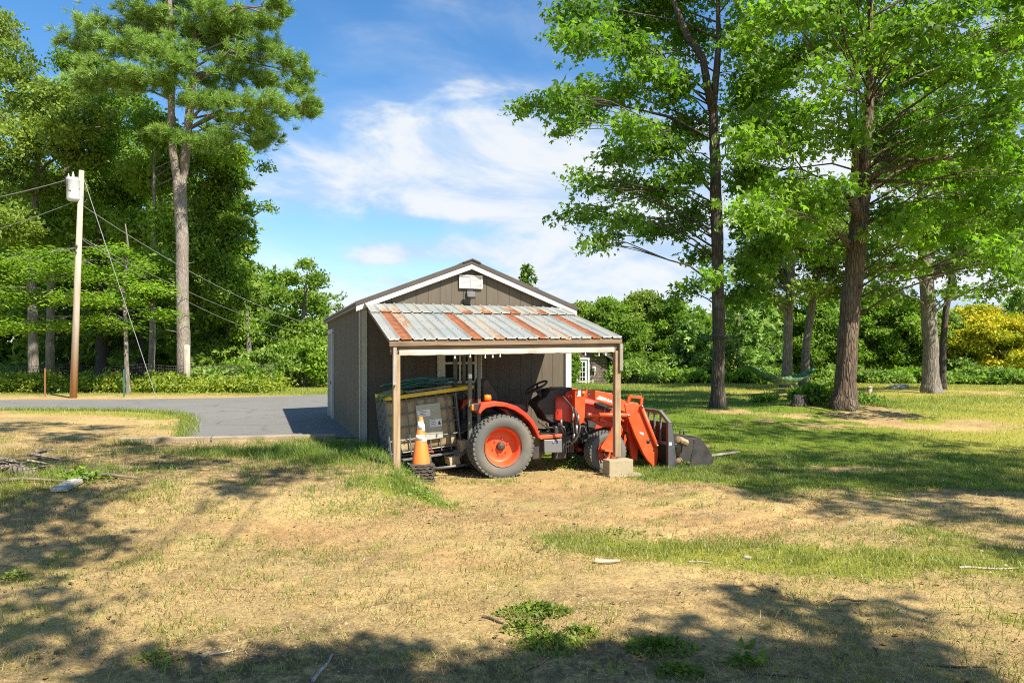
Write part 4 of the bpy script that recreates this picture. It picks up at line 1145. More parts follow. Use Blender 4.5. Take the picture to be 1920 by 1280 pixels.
# decaying log at the left edge
h0 = hit(20, 893); TWIG_B = m_wood('branch_wood', (.22, .17, .11), (.12, .09, .06), 'X'); lg = thing('rotten_log', 'grey rotting log with frayed splintered ends at the left edge', 'log', (h0.x, h0.y, h0.z), .25)
r = random.Random(4); o = MB(); pts = []; rs = []
for i in range(15):
    t = i / 14; pts.append((-.45 + .75 * t, .08 * math.sin(t * 5), .08 + .05 * math.sin(t * 3.2) - .05 * t)); rs.append(.11 * (1 - .6 * abs(t - .45)) * r.uniform(.7, 1.25))
o.tube(pts, rs, 12)
for k in range(24):
    a = r.uniform(-.4, .9); p0 = Vector((-.4 + r.random() * .7, r.uniform(-.14, .14), .08 + r.random() * .2)); o.tube([p0, p0 + Vector((r.uniform(.1, .3), r.uniform(-.12, .12), r.uniform(-.08, .08)))], [r.uniform(.012, .035), .005], 5)
lgm = o.build('trunk', m_bark('rotten_wood', (.30, .25, .19), (.15, .115, .085), None, 1.3), lg)
for vtx in lgm.data.vertices:
    vtx.co += Vector((0, 1, 1)) * .03 * (fbm(vtx.co.x * 7 + 5, vtx.co.y * 7 + vtx.co.z * 5, 1, 3) - .5)
for k, (dx_, dy_, ln, a, lab) in enumerate(((.1, -.55, .9, .1, 'bare dark branch lying in front of the rotting log'), (.9, -.1, .8, -.2, 'broken dark stick beyond the end of the rotting log'))):
    o = MB(); o.tube([(0, 0, .03), (ln * .4, .05, .06), (ln, -.02, .03)], [.028, .022, .01], 7); o = tag(o.build('fallen_branch', TWIG_B), lab, 'branch')
    o.location = (h0.x + dx_, h0.y + dy_, float(HZ(h0.x + dx_, h0.y + dy_))); o.rotation_euler = (0, 0, a)

# sticks, stones
TWIG = m_wood('twig_wood', (.20, .145, .09), (.09, .06, .04), 'X')
PALEW = m_wood('pale_stick_wood', (.42, .35, .26), (.26, .20, .14), 'X')
def stick(a, b_, r0, mat, lab, bendy=.03):
    A, B = hit(*a), hit(*b_); d = B - A; sd = Vector((-d.y, d.x, 0)).normalized(); pts = []
    for i in range(7):
        t = i / 6; q = A + d * t + sd * bendy * d.length * math.sin(t * 5 + r0 * 99); q.z = float(HZ(q.x, q.y)) + r0 * .8; pts.append(q - A)
    o = MB(); o.tube(pts, [r0 * (1 - .5 * i / 6) for i in range(7)], 6); o = tag(o.build('fallen_stick', mat), lab, 'stick', 'sticks on the dirt'); o.location = A
stick((1116, 1056), (1162, 1058), .028, PALEW, 'short thick pale stick of broken wood on the dirt below the tyre prints')
stick((1292, 1056), (1336, 1058), .010, PALEW, 'thin pale stick in the strip of yellow grass')
stick((590, 1279), (622, 1232), .012, W_GREY, 'curved grey twig standing out of the shade at the bottom edge')
stick((985, 1262), (1030, 1235), .010, TWIG, 'dark twig in the shaded weeds at the bottom')
stick((690, 1140), (760, 1128), .006, TWIG, 'thin dark twig in the open middle of the dirt')
stick((415, 1106), (465, 1103), .006, TWIG, 'thin dark twig on the tan dirt at the left')
stick((1410, 1263), (1515, 1271), .008, TWIG, 'long thin twig in the shade at the bottom')
stick((1560, 1122), (1625, 1128), .008, TWIG, 'dark twig in the bare patch right of the weeds')
stick((905, 1156), (945, 1172), .011, TWIG, 'crooked dark twig left of the broadleaf weeds')
stick((1800, 1068), (1910, 1066), .012, PALEW, 'pale stick lying in the yellow grass at the right edge')
stick((1740, 1247), (1850, 1250), .009, TWIG, 'long twig across the sandy shade at the lower right')
stick((380, 1238), (440, 1218), .007, W_GREY, 'thin grey twig in the lower left shade')
def m_stone():
    m, b = start('field_stone'); v = coords('Object'); n = noise(v, 6, 7, .7); c = mixc(n, (.46, .44, .40), (.24, .22, .2)); put(b, 'Base Color', c); put(b, 'Roughness', .9); put(b, 'Normal', bump(n, .5, .02)); return m
STONE = m_stone()
def stone(px, py, s, lab, grp=None, seed=0):
    h = hit(px, py); bm = bmesh.new(); bmesh.ops.create_icosphere(bm, subdivisions=3, radius=1)
    for v_ in bm.verts:
        f = .72 + .55 * float(fbm(v_.co.x * 1.4 + seed * 3.1 + 9, v_.co.y * 1.4 + v_.co.z * 1.7 + 20, 1, 3)); v_.co = Vector((v_.co.x * s * f, v_.co.y * s * .8 * f, v_.co.z * s * .5 * f))
    me = bpy.data.meshes.new('stone'); bm.to_mesh(me); bm.free(); o = link_mesh('stone', me, STONE, None, True); o.location = (h.x, h.y, float(HZ(h.x, h.y)) + s * .15); o.rotation_euler = (0, 0, seed); tag(o, lab, 'stone', grp)
stone(1683, 728, .30, 'pale flat stone left of the thick grey trunk', 'stones by the grey trunk', 1)
stone(1696, 727, .22, 'small pale stone between the flat stone and the grey trunk', 'stones by the grey trunk', 2)
stone(1672, 729, .20, 'leftmost small stone of those by the grey trunk', 'stones by the grey trunk', 3)
stone(1400, 1046, .035, 'pebble on the dirt in the grassy strip', None, 6)

# utility pole and wires
pb = hit(137, 746); pole = thing('utility_pole', 'leaning wooden utility pole with a grey transformer can', 'pole', pb)
ptop = P(153, 320, pb.y) - pb
def m_pole():
    m, b = start('pole_wood'); v = coords('Object', (14, 14, .8)); n = noise(v, 1.2, 6, .7, .5)
    s_ = node(X.nt, 'ShaderNodeSeparateXYZ'); X.nt.links.new(coords('Object').s, s_.inputs[0]); z = X(s_.outputs[2])
    c = mixc(sstep(n, .3, .7), (.52, .44, .35), (.36, .28, .2)); c = mixc(sstep(z + n * 1.6, 3.2, 1.0) * .85, c, (.42, .19, .06)); put(b, 'Base Color', c); put(b, 'Roughness', .9); put(b, 'Normal', bump(n, .4, .01)); return m
o = MB(); o.tube([(0, 0, -.3), ptop * .5, ptop], [.115, .10, .078], 16); o.build('pole_shaft', m_pole(), pole)
def at(px, py): return P(px, py, pb.y) - pb
TRG = m_paint('transformer_grey', (.55, .56, .56), .5, .2, 3)
o = MB(); tcen = at(143, 379); o.lathe([(0, 0), (.15, .01), (.19, .06), (.20, .10), (.20, .66), (.215, .68), (.215, .73), (.15, .77), (0, .80)], 'Z', (tcen.x - .02, -.12, tcen.z), 24); o.bar((tcen.x + .1, -.05, tcen.z + .2), (tcen.x + .22, 0, tcen.z + .2), .1, .06); o.bar((tcen.x + .1, -.05, tcen.z + .55), (tcen.x + .22, 0, tcen.z + .55), .1, .06)
tf = o.build('transformer', TRG, pole)
o = MB()
for dx_, zz in ((-.02, 0), (-.17, -.06)): o.lathe([(0, 0), (.035, 0), (.05, .03), (.03, .05), (.045, .08), (.028, .10), (.04, .13), (.02, .16), (.012, .22), (0, .24)], 'Z', (tcen.x + dx_, -.14, tcen.z + .74 + zz), 12)
o.build('bushing', WHITE, tf)
o = MB(); o.lathe([(0, 0), (.03, .0), (.03, .3), (.0, .32)], 'Z', (tcen.x - .26, -.12, tcen.z + .5), 10); o.tube([(tcen.x - .26, -.12, tcen.z + .6), (tcen.x - .1, -.3, tcen.z + .5), (tcen.x + .05, -.3, tcen.z + .42), (tcen.x + .2, -.1, tcen.z + .4)], .012, 6); o.tube([(tcen.x - .15, -.3, tcen.z + .7), (tcen.x - .1, -.33, tcen.z + .35), (tcen.x + .02, -.33, tcen.z + .3)], .01, 6); o.build('arrester', DARKMET, tf)
o = MB(); hb = at(147, 463); o.box((hb.x, -.13, hb.z), (.07, .05, .09)); o.box((hb.x - .01, -.13, hb.z - .2), (.04, .04, .06)); o.build('pole_hardware', DARKMET, pole)
WIRE = m_paint('wire_grey', (.22, .22, .22), .5, .1, 3, dirt_amt=.1)
def wire(name, A, B, sag, r0, lab, cat='cable', grp='overhead cables on the utility pole'):
    A, B = Vector(A), Vector(B); pts = [(B - A) * (i / 24) - Vector((0, 0, sag * 4 * (i / 24) * (1 - i / 24))) for i in range(25)]
    o = MB(); o.tube(pts, r0, 6); o = tag(o.build(name, WIRE), lab, cat, grp); o.location = A; return o
wire('overhead_cable', P(150, 330, pb.y), P(-400, 395, pb.y + 2), .5, .014, 'upper overhead cable running left from the pole top')
wire('overhead_cable', P(135, 380, pb.y), P(-400, 475, pb.y + 2), .6, .010, 'lower overhead cable running left from the transformer')
wire('overhead_cable', P(156, 386, pb.y), P(655, 625, 41), .7, .012, 'topmost of the three cables sloping right from the pole past the pine trunk')
wire('overhead_cable', P(154, 446, pb.y), P(650, 640, 41), .6, .009, 'middle of the three cables sloping right from the pole past the pine trunk')
wire('overhead_cable', P(154, 449, pb.y), P(652, 655, 41), .9, .009, 'lowest of the three cables sloping right from the pole past the pine trunk')
gb = hit(293, 746); wire('guy_wire', P(157, 335, pb.y), gb, 0, .011, 'guy wire slanting from the pole top down to the roadside', 'guy wire', None)
o = MB(); A = P(232, 560, pb.y + (gb.y - pb.y) * .55); 

# wire fence along the road and its posts
def m_net():
    m, b = start('fence_wire'); put(b, 'Base Color', (.055, .05, .045)); put(b, 'Roughness', .7); put(b, 'Metallic', .3); return m
fpts = [hit(-60, 735), hit(86, 736), hit(240, 735), hit(400, 733), hit(500, 731)]
for p in fpts: p.y += 1.1; p.z = float(H(p.x, p.y))
fz = thing('wire_fence', 'sagging dark wire mesh fence among the roadside weeds', 'fence', fpts[0])
o = MB(); SAGS = []
def fpt(t, hgt):
    k = min(int(t), len(fpts) - 2); u = t - k; q = fpts[k].lerp(fpts[k + 1], u); return q - fpts[0] + Vector((0, .03 * math.sin(t * 7), hgt * (1 - .10 * 4 * u * (1 - u))))
T = len(fpts) - 1
for hg in (.2, .35, .5, .65, .8, .95, 1.08): o.tube([fpt(T * i / 80, hg) for i in range(81)], .010, 4)
for i in range(190):
    t = T * i / 190; o.tube([fpt(t, .05), fpt(t, 1.08)], .006, 3)
o.build('wire_mesh', m_net(), fz)
def post(px, pyb, pyt, r0, mat, lab, name='fence_post', sh='t'):
    h = hit(px, pyb); top = P(px, pyt, h.y); ht = top.z - h.z; o = MB()
    if sh == 't': o.box((0, 0, ht / 2 - .1), (r0 * .35, r0 * 1.6, ht + .2)); o.box((0, -r0 * .8, ht / 2 - .1), (r0 * 1.7, r0 * .3, ht + .2))
    else:
        o.lathe([(0, -.2), (r0, -.2), (r0 * .95, ht * .5), (r0 * .85, ht - .04), (r0 * .5, ht), (0, ht - .02)], 'Z', (0, 0, 0), 10)
    o = tag(o.build(name, mat), lab, 'post', 'posts along the roadside fence'); o.location = h
post(85, 744, 690, .026, m_paint('rusty_post', (.30, .11, .05), .8), 'rusty red steel fence post left of the utility pole')
post(233, 744, 692, .03, m_paint('green_post', (.03, .13, .10), .6), 'dark green steel fence post beside a thin grey trunk')
post(401, 722, 684, .14, W_GREYZ, 'stout weathered round post right of the big pine', sh='r')
post(350, 734, 646, .14, W_GREYZ, 'tall bleached broken post standing against the big pine trunk', sh='r')
post(482, 725, 698, .07, W_POST, 'thin tan leaning post at the right end of the fence', sh='r')
post(330, 726, 708, .10, W_GREYZ, 'short grey stub of a post left of the big pine', sh='r')

# small cabin beyond the lawn
D_C = 42.0
cz0 = CAMZ - (740 - HY) / F * D_C
def m_shingle():
    m, b = start('weathered_shingle'); bt = node(X.nt, 'ShaderNodeTexBrick', Scale=1.0); bt.offset = .5
    bt.inputs['Color1'].default_value = (.17, .125, .095, 1); bt.inputs['Color2'].default_value = (.10, .075, .058, 1); bt.inputs['Mortar'].default_value = (.03, .024, .02, 1)
    bt.inputs['Mortar Size'].default_value = .012; bt.inputs['Brick Width'].default_value = .17; bt.inputs['Row Height'].default_value = .16
    mp = node(X.nt, 'ShaderNodeMapping'); mp.inputs['Rotation'].default_value = (math.radians(90), 0, 0); X.nt.links.new(coords('Object').s, mp.inputs[0]); X.nt.links.new(mp.outputs[0], bt.inputs['Vector'])
    n = noise(coords('Object'), 2.5, 6, .7); c = mixc(sstep(n, .4, .75) * .6, X(bt.outputs[0]), (.24, .20, .17)); put(b, 'Base Color', c); put(b, 'Roughness', .95); put(b, 'Normal', bump(X(bt.outputs[1]), .4, .01)); return m
cab = thing('shingled_cabin', 'weathered shingle cabin with white glazed door seen behind the lean-to', 'cabin', (P(1060, 700, D_C).x, D_C, cz0))
ox = P(1060, 700, D_C).x
def cx(px): return (px - CX) / F * D_C - ox
def czz(py): return CAMZ - (py - HY) / F * D_C - cz0
xl, xr = cx(900), cx(1139)
o = MB(); o.prism([(xl, -.3), (xr, -.3), (xr, czz(674)), (cx(1010), czz(590)), (xl, czz(655))], 0, 6, 'Y'); o.build('wall', m_shingle(), cab)
o = MB(); o.prism([(cx(1010), czz(586)), (cx(1152), czz(678)), (cx(1152), czz(673)), (cx(1010), czz(580))], -.35, 6.2, 'Y'); o.prism([(cx(1010), czz(586)), (cx(885), czz(662)), (cx(885), czz(657)), (cx(1010), czz(580))], -.35, 6.2, 'Y'); o.build('roof', m_paint('cabin_roof', (.07, .075, .085), .7), cab)
dxl, dxr = cx(1076), cx(1105)
o = MB(); zt = czz(671)
for a in (dxl + .04, dxr - .04): o.box((a, -.05, zt / 2), (.09, .06, zt))
o.box(((dxl + dxr) / 2, -.05, zt - .04), (dxr - dxl, .062, .09)); dd = o.build('door', m_paint('cabin_white', (.72, .76, .78), .6), cab)
o = MB(); o.box(((dxl + dxr) / 2, -.01, zt / 2), (dxr - dxl - .16, .05, zt - .1)); o.build('door_leaf', m_paint('cabin_door', (.46, .56, .60), .6), dd)
o = MB(); gx0, gx1, gz0, gz1 = cx(1082.5), cx(1097), czz(725), czz(678); o.box(((gx0 + gx1) / 2, -.045, (gz0 + gz1) / 2), (gx1 - gx0, .02, gz1 - gz0)); o.build('pane', GLASS, dd)
o = MB()
for k in range(4): o.box((gx0 + (gx1 - gx0) * k / 3, -.065, (gz0 + gz1) / 2), (.028, .02, gz1 - gz0 + .03))
for k in range(6): o.box(((gx0 + gx1) / 2, -.063, gz0 + (gz1 - gz0) * k / 5), (gx1 - gx0, .018, .028))
o.build('muntin', m_paint('cabin_muntin', (.75, .74, .68), .6), dd)
o = MB(); o.lathe([(0, -.06), (.03, -.05), (.03, 0)], 'Y', (cx(1079), -.09, czz(705)), 10); o.box((cx(1079), -.1, czz(690)), (.06, .05, .16)); o.build('handle', BLACKP, dd)
o = MB(); o.box((cx(1113.5), -.08, czz(691)), (.19, .12, .26)); o.lathe([(0, -.12), (.07, -.1), (.075, 0)], 'Y', (cx(1113.5), -.14, czz(690)), 16); o.tube([(cx(1115), -.08, czz(694)), (cx(1115), -.06, czz(702)), (cx(1110), -.06, czz(708))], .03, 8); o.build('electric_meter', m_paint('meter_grey', (.55, .56, .55), .5), cab)
o = MB(); o.box((cx(1095), -.9, czz(732)), (cx(1200) - cx(990), 1.9, .12)); o.build('deck', W_GREY, cab)
o = MB()
for px in (1076, 1105.5, 1141, 1150): o.box((cx(px), -1.7, czz(722)), (.09, .09, .75))
o.box(((cx(1076) + cx(1106)) / 2, -1.7, czz(712)), (cx(1106) - cx(1076), .05, .05)); o.box((cx(1146), -1.7, czz(710)), (.35, .05, .05))
o.build('railing', W_GREYZ, cab)

# ================================================================ VEGETATION
LEAF_T = {  # templates: verts (along, across, up), quads
    'simple': (np.array([(0, 0, 0), (.45, .27, .05), (1, 0, -.06), (.45, -.27, .05)]), np.array([(0, 1, 2, 3)])),
    'maple': (np.array([(0, 0, 0), (.5, .20, .04), (1, 0, -.10), (.5, -.20, .04), (.05, .03, 0), (.40, .16, .02), (.62, .52, -.06), (.22, .36, 0), (.05, -.03, 0), (.22, -.36, 0), (.62, -.52, -.06), (.40, -.16, .02)]), np.array([(0, 1, 2, 3), (4, 5, 6, 7), (8, 9, 10, 11)])),
    'needle': (np.array([(0, -.022, 0), (0, .022, 0), (1, .008, 0), (1, -.008, 0)]), np.array([(0, 1, 2, 3)])),
    'spray': (np.array([(0, 0, 0), (.35, .20, .02), (1, 0, -.15), (.35, -.20, .02), (.25, .0, .0), (.35, .16, 0), (.62, .42, -.06), (.5, .1, 0), (.25, 0, 0), (.5, -.1, 0), (.62, -.42, -.06), (.35, -.16, 0)]), np.array([(0, 1, 2, 3), (4, 5, 6, 7), (8, 9, 10, 11)])),
}
def leaves(name, pos, size, mat, parent, shape='simple', tint=None, up=.8, droop=.3, out=None, seed=0):
    r = np.random.default_rng(seed); N = len(pos)
    n = r.normal(size=(N, 3)); n /= np.linalg.norm(n, axis=1, keepdims=True); n[:, 2] += up; n /= np.linalg.norm(n, axis=1, keepdims=True)
    a = r.normal(size=(N, 3)); a[:, 2] -= droop
    if out is not None: a = a * .7 + out * 1.2
    if shape == 'needle': a = a / np.linalg.norm(a, axis=1, keepdims=True); n = np.cross(a, r.normal(size=(N, 3)))
    else: a -= n * (a * n).sum(1, keepdims=True)
    a /= np.linalg.norm(a, axis=1, keepdims=True) + 1e-9; n /= np.linalg.norm(n, axis=1, keepdims=True) + 1e-9
    b_ = np.cross(n, a)
    T, Q = LEAF_T[shape]; k = len(T)
    s = np.broadcast_to(np.asarray(size, float), (N,)) * r.uniform(.5, 1.4, N)
    V = pos[:, None, :] + s[:, None, None] * (T[None, :, :1] * a[:, None] + T[None, :, 1:2] * b_[:, None] + T[None, :, 2:] * n[:, None])
    Fc = (Q[None] + (np.arange(N) * k)[:, None, None]).reshape(-1, 4)
    t = np.clip((tint if tint is not None else .5) + r.normal(size=N) * .13, 0, 1)
    return big_mesh(name, V.reshape(-1, 3), Fc, mat, parent, {'tint': np.repeat(t, len(Q))})

def fill(clumps, sprays, per, spr, flat=.3, seed=0, shell=.35, droop=.25):
    """clumps [(centre, (rx,ry,rz))] -> leaf positions, tint, spray centres, outward dirs"""
    r = np.random.default_rng(seed); P_ = []; T_ = []; S_ = []; O_ = []
    vol = np.array([c[1][0] * c[1][2] for c in clumps]); vol = vol / vol.mean()
    for (c, rad), w in zip(clumps, vol):
        c = np.array(c); rad = np.array(rad); m = max(2, int(round(sprays * w))); ct = r.uniform(-.24, .24)
        d = r.normal(size=(m, 3)); d /= np.linalg.norm(d, axis=1, keepdims=True)
        rr = (shell + (1 - shell) * r.random((m, 1)) ** .6)
        sc = c + d * rr * rad
        k = int(per)
        l = r.normal(size=(m, k, 3)) * .5
        rr2 = r.random((m, k, 1)) ** .5; l /= np.linalg.norm(l, axis=2, keepdims=True); l *= rr2
        q = l * np.array([spr, spr, spr * flat])
        hd = d.copy(); hd[:, 2] = 0; hd /= np.linalg.norm(hd, axis=1, keepdims=True) + 1e-6
        along = (q * hd[:, None]).sum(2)
        q[:, :, 2] -= droop * np.maximum(along, 0) * 1.0
        P_.append((sc[:, None] + q).reshape(-1, 3)); O_.append(np.repeat(hd, k, 0))
        T_.append(np.repeat(.5 + ct + r.uniform(-.2, .2, m), k)); S_.append(sc)
    return np.concatenate(P_), np.concatenate(T_), S_, np.concatenate(O_)

def wobble(path, rad, seed, n=9, amp=.05):
    """denser trunk path with slight bends"""
    r = np.random.default_rng(seed); out = []; rs = []
    path = [np.array(p, float) for p in path]
    for i in range(len(path) - 1):
        for j in range(n):
            t = j / n; out.append(path[i] * (1 - t) + path[i + 1] * t + np.array([1, 1, 0]) * r.normal(size=3) * amp * rad[i] * .6); rs.append(rad[i] * (1 - t) + rad[i + 1] * t)
    out.append(path[-1]); rs.append(rad[-1])
    return out, rs
def woody(o, path, rad, clumps, spr, seed, twigs=8, limb_r=.28, n=14, flare=True, rise=.45, amp=.05, dens=7):
    r = np.random.default_rng(seed); pts, rs = wobble(path, rad, seed, dens, amp)
    if flare:
        z0 = pts[0][2]
        rs = [q * (1 + .5 * math.exp(-max(0, p[2] - z0) / (rad[0] * 1.1))) for p, q in zip(pts, rs)]
    pts[0] = pts[0] - np.array([0, 0, .25])
    b0 = len(o.v); o.tube([Vector(p) for p in pts], rs, n)
    for i in range(b0, len(o.v)):                                # ridged bark and root buttresses
        v_ = o.v[i]; k = (i - b0) % n; lay = (i - b0) // n
        if lay >= len(pts): continue
        c = Vector(pts[lay]); f = 1 + .13 * (float(fbm(k * 1.7 + seed, v_.z * 1.1, 1, 3)) - .5) * 2
        if flare and v_.z - z0 < rad[0] * 2.2: f *= 1 + .22 * math.sin(k * 2 * math.pi / n * 5 + seed) * math.exp(-max(0, v_.z - z0) / rad[0])
        o.v[i] = c + (v_ - c) * f
    P_ = np.array(pts)
    for ci, (c, rd) in enumerate(clumps):
        c = np.array(c); hd = np.hypot(*(P_[:, :2] - c[:2]).T); want = c[2] - rise * hd * r.uniform(.5, 1.2) + r.uniform(-.5, .5); want = np.maximum(want, pts[0][2] + (.66 + .22 * r.random()) * (c[2] - pts[0][2]))
        cand = np.abs(P_[:, 2] - want); i = int(np.argmin(cand + (P_[:, 2] < P_[0, 2] + 1.2) * 50)); a = P_[i]; d = c - a; L_ = np.linalg.norm(d)
        if L_ < .3: continue
        mid = a + d * .5 + np.array([0, 0, .10 * L_]) + r.normal(size=3) * .05 * L_; q3 = a + d * .78 + np.array([0, 0, .05 * L_]) + r.normal(size=3) * .03 * L_
        r0 = min(rs[i] * .62, limb_r * (.25 + .09 * L_)); o.tube([Vector(a), Vector(a + d * .25 + np.array([0, 0, .08 * L_])), Vector(mid), Vector(q3), Vector(c)], [r0, r0 * .8, r0 * .58, r0 * .4, r0 * .2], 7)
        S_ = spr[ci]
        for s_ in S_[r.permutation(len(S_))[:twigs]]:
            b_ = mid if r.random() < .4 else q3; m_ = (b_ + s_) / 2 + np.array([0, 0, .06]) + r.normal(size=3) * .06
            o.tube([Vector(b_), Vector(m_), Vector(s_)], [max(.012, r0 * .28), max(.009, r0 * .18), .006], 4, False)
    return o

def tree(name, label, base, path, rad, clumps, leafmat, barkmat, sprays=6, per=22, spr=.7, size=.16, shape='simple', flat=.45, up=.25, droop=.3, seed=0, twigs=8, limb_r=.28, n=14, rise=.45, cat='tree', group=None, shell=.35, flare=True, amp=.05):
    base = Vector(base); t = thing(name, label, cat, base, 0, group); b0 = np.array(base)
    cl = [(np.array(c) - b0, rd) for c, rd in clumps]; pa = [np.array(p) - b0 for p in path]
    pos, tint, S_, O_ = fill(cl, sprays, per, spr, flat, seed, shell)
    o = woody(MB(), pa, rad, cl, S_, seed, twigs, limb_r, n, flare, rise, amp); o.build('trunk', barkmat, t)
    leaves('crown', pos, size, leafmat, t, shape, tint, up, droop, None, seed + 1)
    return t
def pxc(lst, d, dd=1.5, seed=0, ry=None, sc=1.0):
    """clumps given where they show in the photo, at about depth d"""
    r = np.random.default_rng(seed); out = []
    for c in lst:
        px, py, rx, rz = c[:4]; e = d + (c[4] if len(c) > 4 else r.uniform(-dd, dd)); p = P(px, py, e)
        out.append((np.array(p), (rx / F * e * sc, (ry if ry else .9) * rx / F * e * sc, rz / F * e * sc)))
    return out
def pxp(lst, d): return [np.array(P(x, y, d)) for x, y in lst]

LM_MAPLE = m_leaf('maple_leaf', (.06, .13, .014), (.24, .36, .032), (1.35, 1.8, .7), .5, .02)
LM_MAPLE2 = m_leaf('maple_leaf_light', (.07, .145, .014), (.27, .39, .032), (1.35, 1.8, .7), .5, .02)
LM_WOOD = m_leaf('wood_leaf', (.075, .14, .016), (.26, .35, .04), (1.4, 1.9, .8), .45, .015)
LM_BEECH = m_leaf('beech_leaf', (.12, .20, .02), (.28, .38, .04), (1.3, 1.8, .8), .4, .015)
LM_OLIVE = m_leaf('olive_leaf', (.075, .135, .02), (.27, .34, .05), (1.4, 1.7, .8), .38, .015)
LM_DARK = m_leaf('dark_leaf', (.06, .125, .016), (.24, .34, .04), (1.3, 1.7, .8), .42, .015)
LM_PINE = m_leaf('pine_needle', (.085, .19, .035), (.29, .42, .085), (1.2, 1.4, .8), .25, .015)
LM_HEM = m_leaf('hemlock_needle', (.055, .12, .018), (.20, .29, .04), (1.2, 1.5, .8), .25, .015)
LM_YEL = m_leaf('yellow_leaf', (.17, .28, .02), (.66, .55, .03), (1.2, 1.2, .7), .35, .015)
LM_SHRUB = m_leaf('shrub_leaf', (.10, .175, .025), (.30, .40, .08), (1.3, 1.6, .8), .38, .015)
LM_WEED = m_leaf('weed_leaf', (.13, .20, .02), (.38, .40, .05), (1.3, 1.6, .7), .38, .015)
BK_MAPLE = m_bark('maple_bark', (.155, .120, .088), (.060, .045, .034), (.20, .19, .15), 1.0, 1.0)
BK_GREY = m_bark('grey_bark', (.27, .235, .195), (.14, .118, .095), (.30, .29, .25), 1.0, .7)
BK_PINE = m_bark('pine_bark', (.34, .285, .235), (.20, .16, .13), (.36, .33, .29), 1.5, .5)
BK_DARK = m_bark('dark_bark', (.10, .08, .065), (.045, .036, .03), None, 1.0, .8)
BK_WARM = m_bark('warm_bark', (.215, .145, .092), (.085, .057, .038), (.17, .15, .11), 1.1, 1.1)

# ---- the three big maples of the right lawn
b1 = hit(1345, 764); d1 = b1.y
C1 = [(1085, 25, 60, 30), (1170, 40, 70, 34), (1120, 75, 65, 28), (1240, 20, 60, 36), (1060, 65, 36, 20), (1195, 95, 60, 28), (1290, 70, 50, 40), (1010, 192, 46, 15), (978, 200, 26, 10), (1065, 180, 46, 22), (1110, 165, 45, 25), (1165, 172, 50, 24), (1068, 240, 36, 18), (1090, 215, 40, 16),
      (1215, 135, 50, 28), (1265, 165, 45, 34), (1180, 240, 48, 26), (1235, 270, 50, 36), (1160, 295, 42, 24), (1285, 320, 46, 34), (1290, 240, 46, 34), (1105, 345, 32, 16), (1085, 325, 22, 10), (1165, 350, 44, 22), (1235, 360, 48, 28), (1290, 400, 42, 26), (1062, 400, 30, 10), (1105, 402, 42, 15), (1160, 412, 46, 20), (1215, 425, 46, 18), (1262, 432, 40, 16), (1118, 458, 28, 10), (1140, 440, 30, 12),
      (1305, 478, 32, 18), (1290, 540, 28, 14), (1270, 555, 16, 9), (1330, 520, 26, 16), (1400, 60, 50, 44), (1405, 150, 50, 44), (1420, 240, 46, 40), (1405, 330, 44, 34), (1420, 420, 46, 30), (1395, 500, 38, 24), (1440, 470, 44, 30), (1380, 555, 30, 16), (1415, 545, 30, 18),
      (1335, -50, 110, 50), (1210, -50, 90, 44), (1450, -60, 90, 50), (1120, -40, 60, 30), (1340, -150, 100, 50)]
path1 = pxp([(1345, 764), (1348, 650), (1346, 520), (1344, 400), (1340, 290), (1337, 200), (1347, 90), (1346, -20), (1345, -140)], d1)
T1 = tree('maple_tree', 'tall slender maple with a dark ringed trunk, left of the two big lawn trees', b1, path1, [.175, .158, .152, .145, .135, .11, .075, .05, .03], pxc(C1, d1, 1.9, 1, .9), LM_MAPLE, BK_MAPLE, sprays=22, per=28, spr=.52, size=.14, shape='maple', flat=.5, up=.5, droop=.7, seed=11, twigs=7, limb_r=.05, n=16, rise=.32, shell=.1)
o = MB(); f_ = [P(1338, 215, d1) - b1, P(1326, 160, d1 - .1) - b1, P(1318, 110, d1 - .2) - b1, P(1290, 70, d1 - .2) - b1, P(1262, 0, d1) - b1, P(1255, -60, d1) - b1]; o.tube(f_, [.11, .10, .09, .08, .06, .04], 10); o.build('limb', BK_MAPLE, T1)

b2 = hit(1583, 766); d2 = b2.y
r_ = np.random.default_rng(21); C2 = []
for gy_ in range(-3, 8):
    for gx_ in range(0, 9):
        px = 1425 + gx_ * 68 + r_.uniform(-26, 26); py = 15 + gy_ * 62 + r_.uniform(-24, 24)
        lim = 455 if px > 1650 else 430 if px < 1560 else 300
        if px > 1800: lim = 540
        if py < lim: C2.append((px, py, r_.uniform(38, 62), r_.uniform(26, 42), r_.uniform(-3.2, 3.2)))
C2 += [(1500, 420, 44, 26, -1), (1460, 460, 40, 24, .5), (1540, 470, 34, 20, 1), (1700, 430, 50, 24, -1), (1760, 440, 50, 24, 1), (1830, 470, 46, 22, 0), (1890, 500, 40, 22, -1), (1670, 400, 40, 22, 0), (1690, 500, 36, 16, 1.5), (1560, 350, 40, 24, -2)]
path2 = pxp([(1583, 766), (1588, 670), (1597, 550), (1607, 450), (1616, 370), (1622, 290), (1630, 190), (1632, 60), (1630, -120)], d2)
T2 = tree('maple_tree', 'broad maple with the thickest reddish trunk on a root mound beside the stump', b2, path2, [.25, .235, .225, .215, .185, .14, .10, .07, .04], pxc(C2, d2, 0, 2, .8), LM_MAPLE2, BK_WARM, sprays=20, per=28, spr=.58, size=.14, shape='maple', flat=.5, up=.5, droop=.7, seed=23, twigs=6, limb_r=.045, n=20, rise=.35, shell=.1)
o = MB()
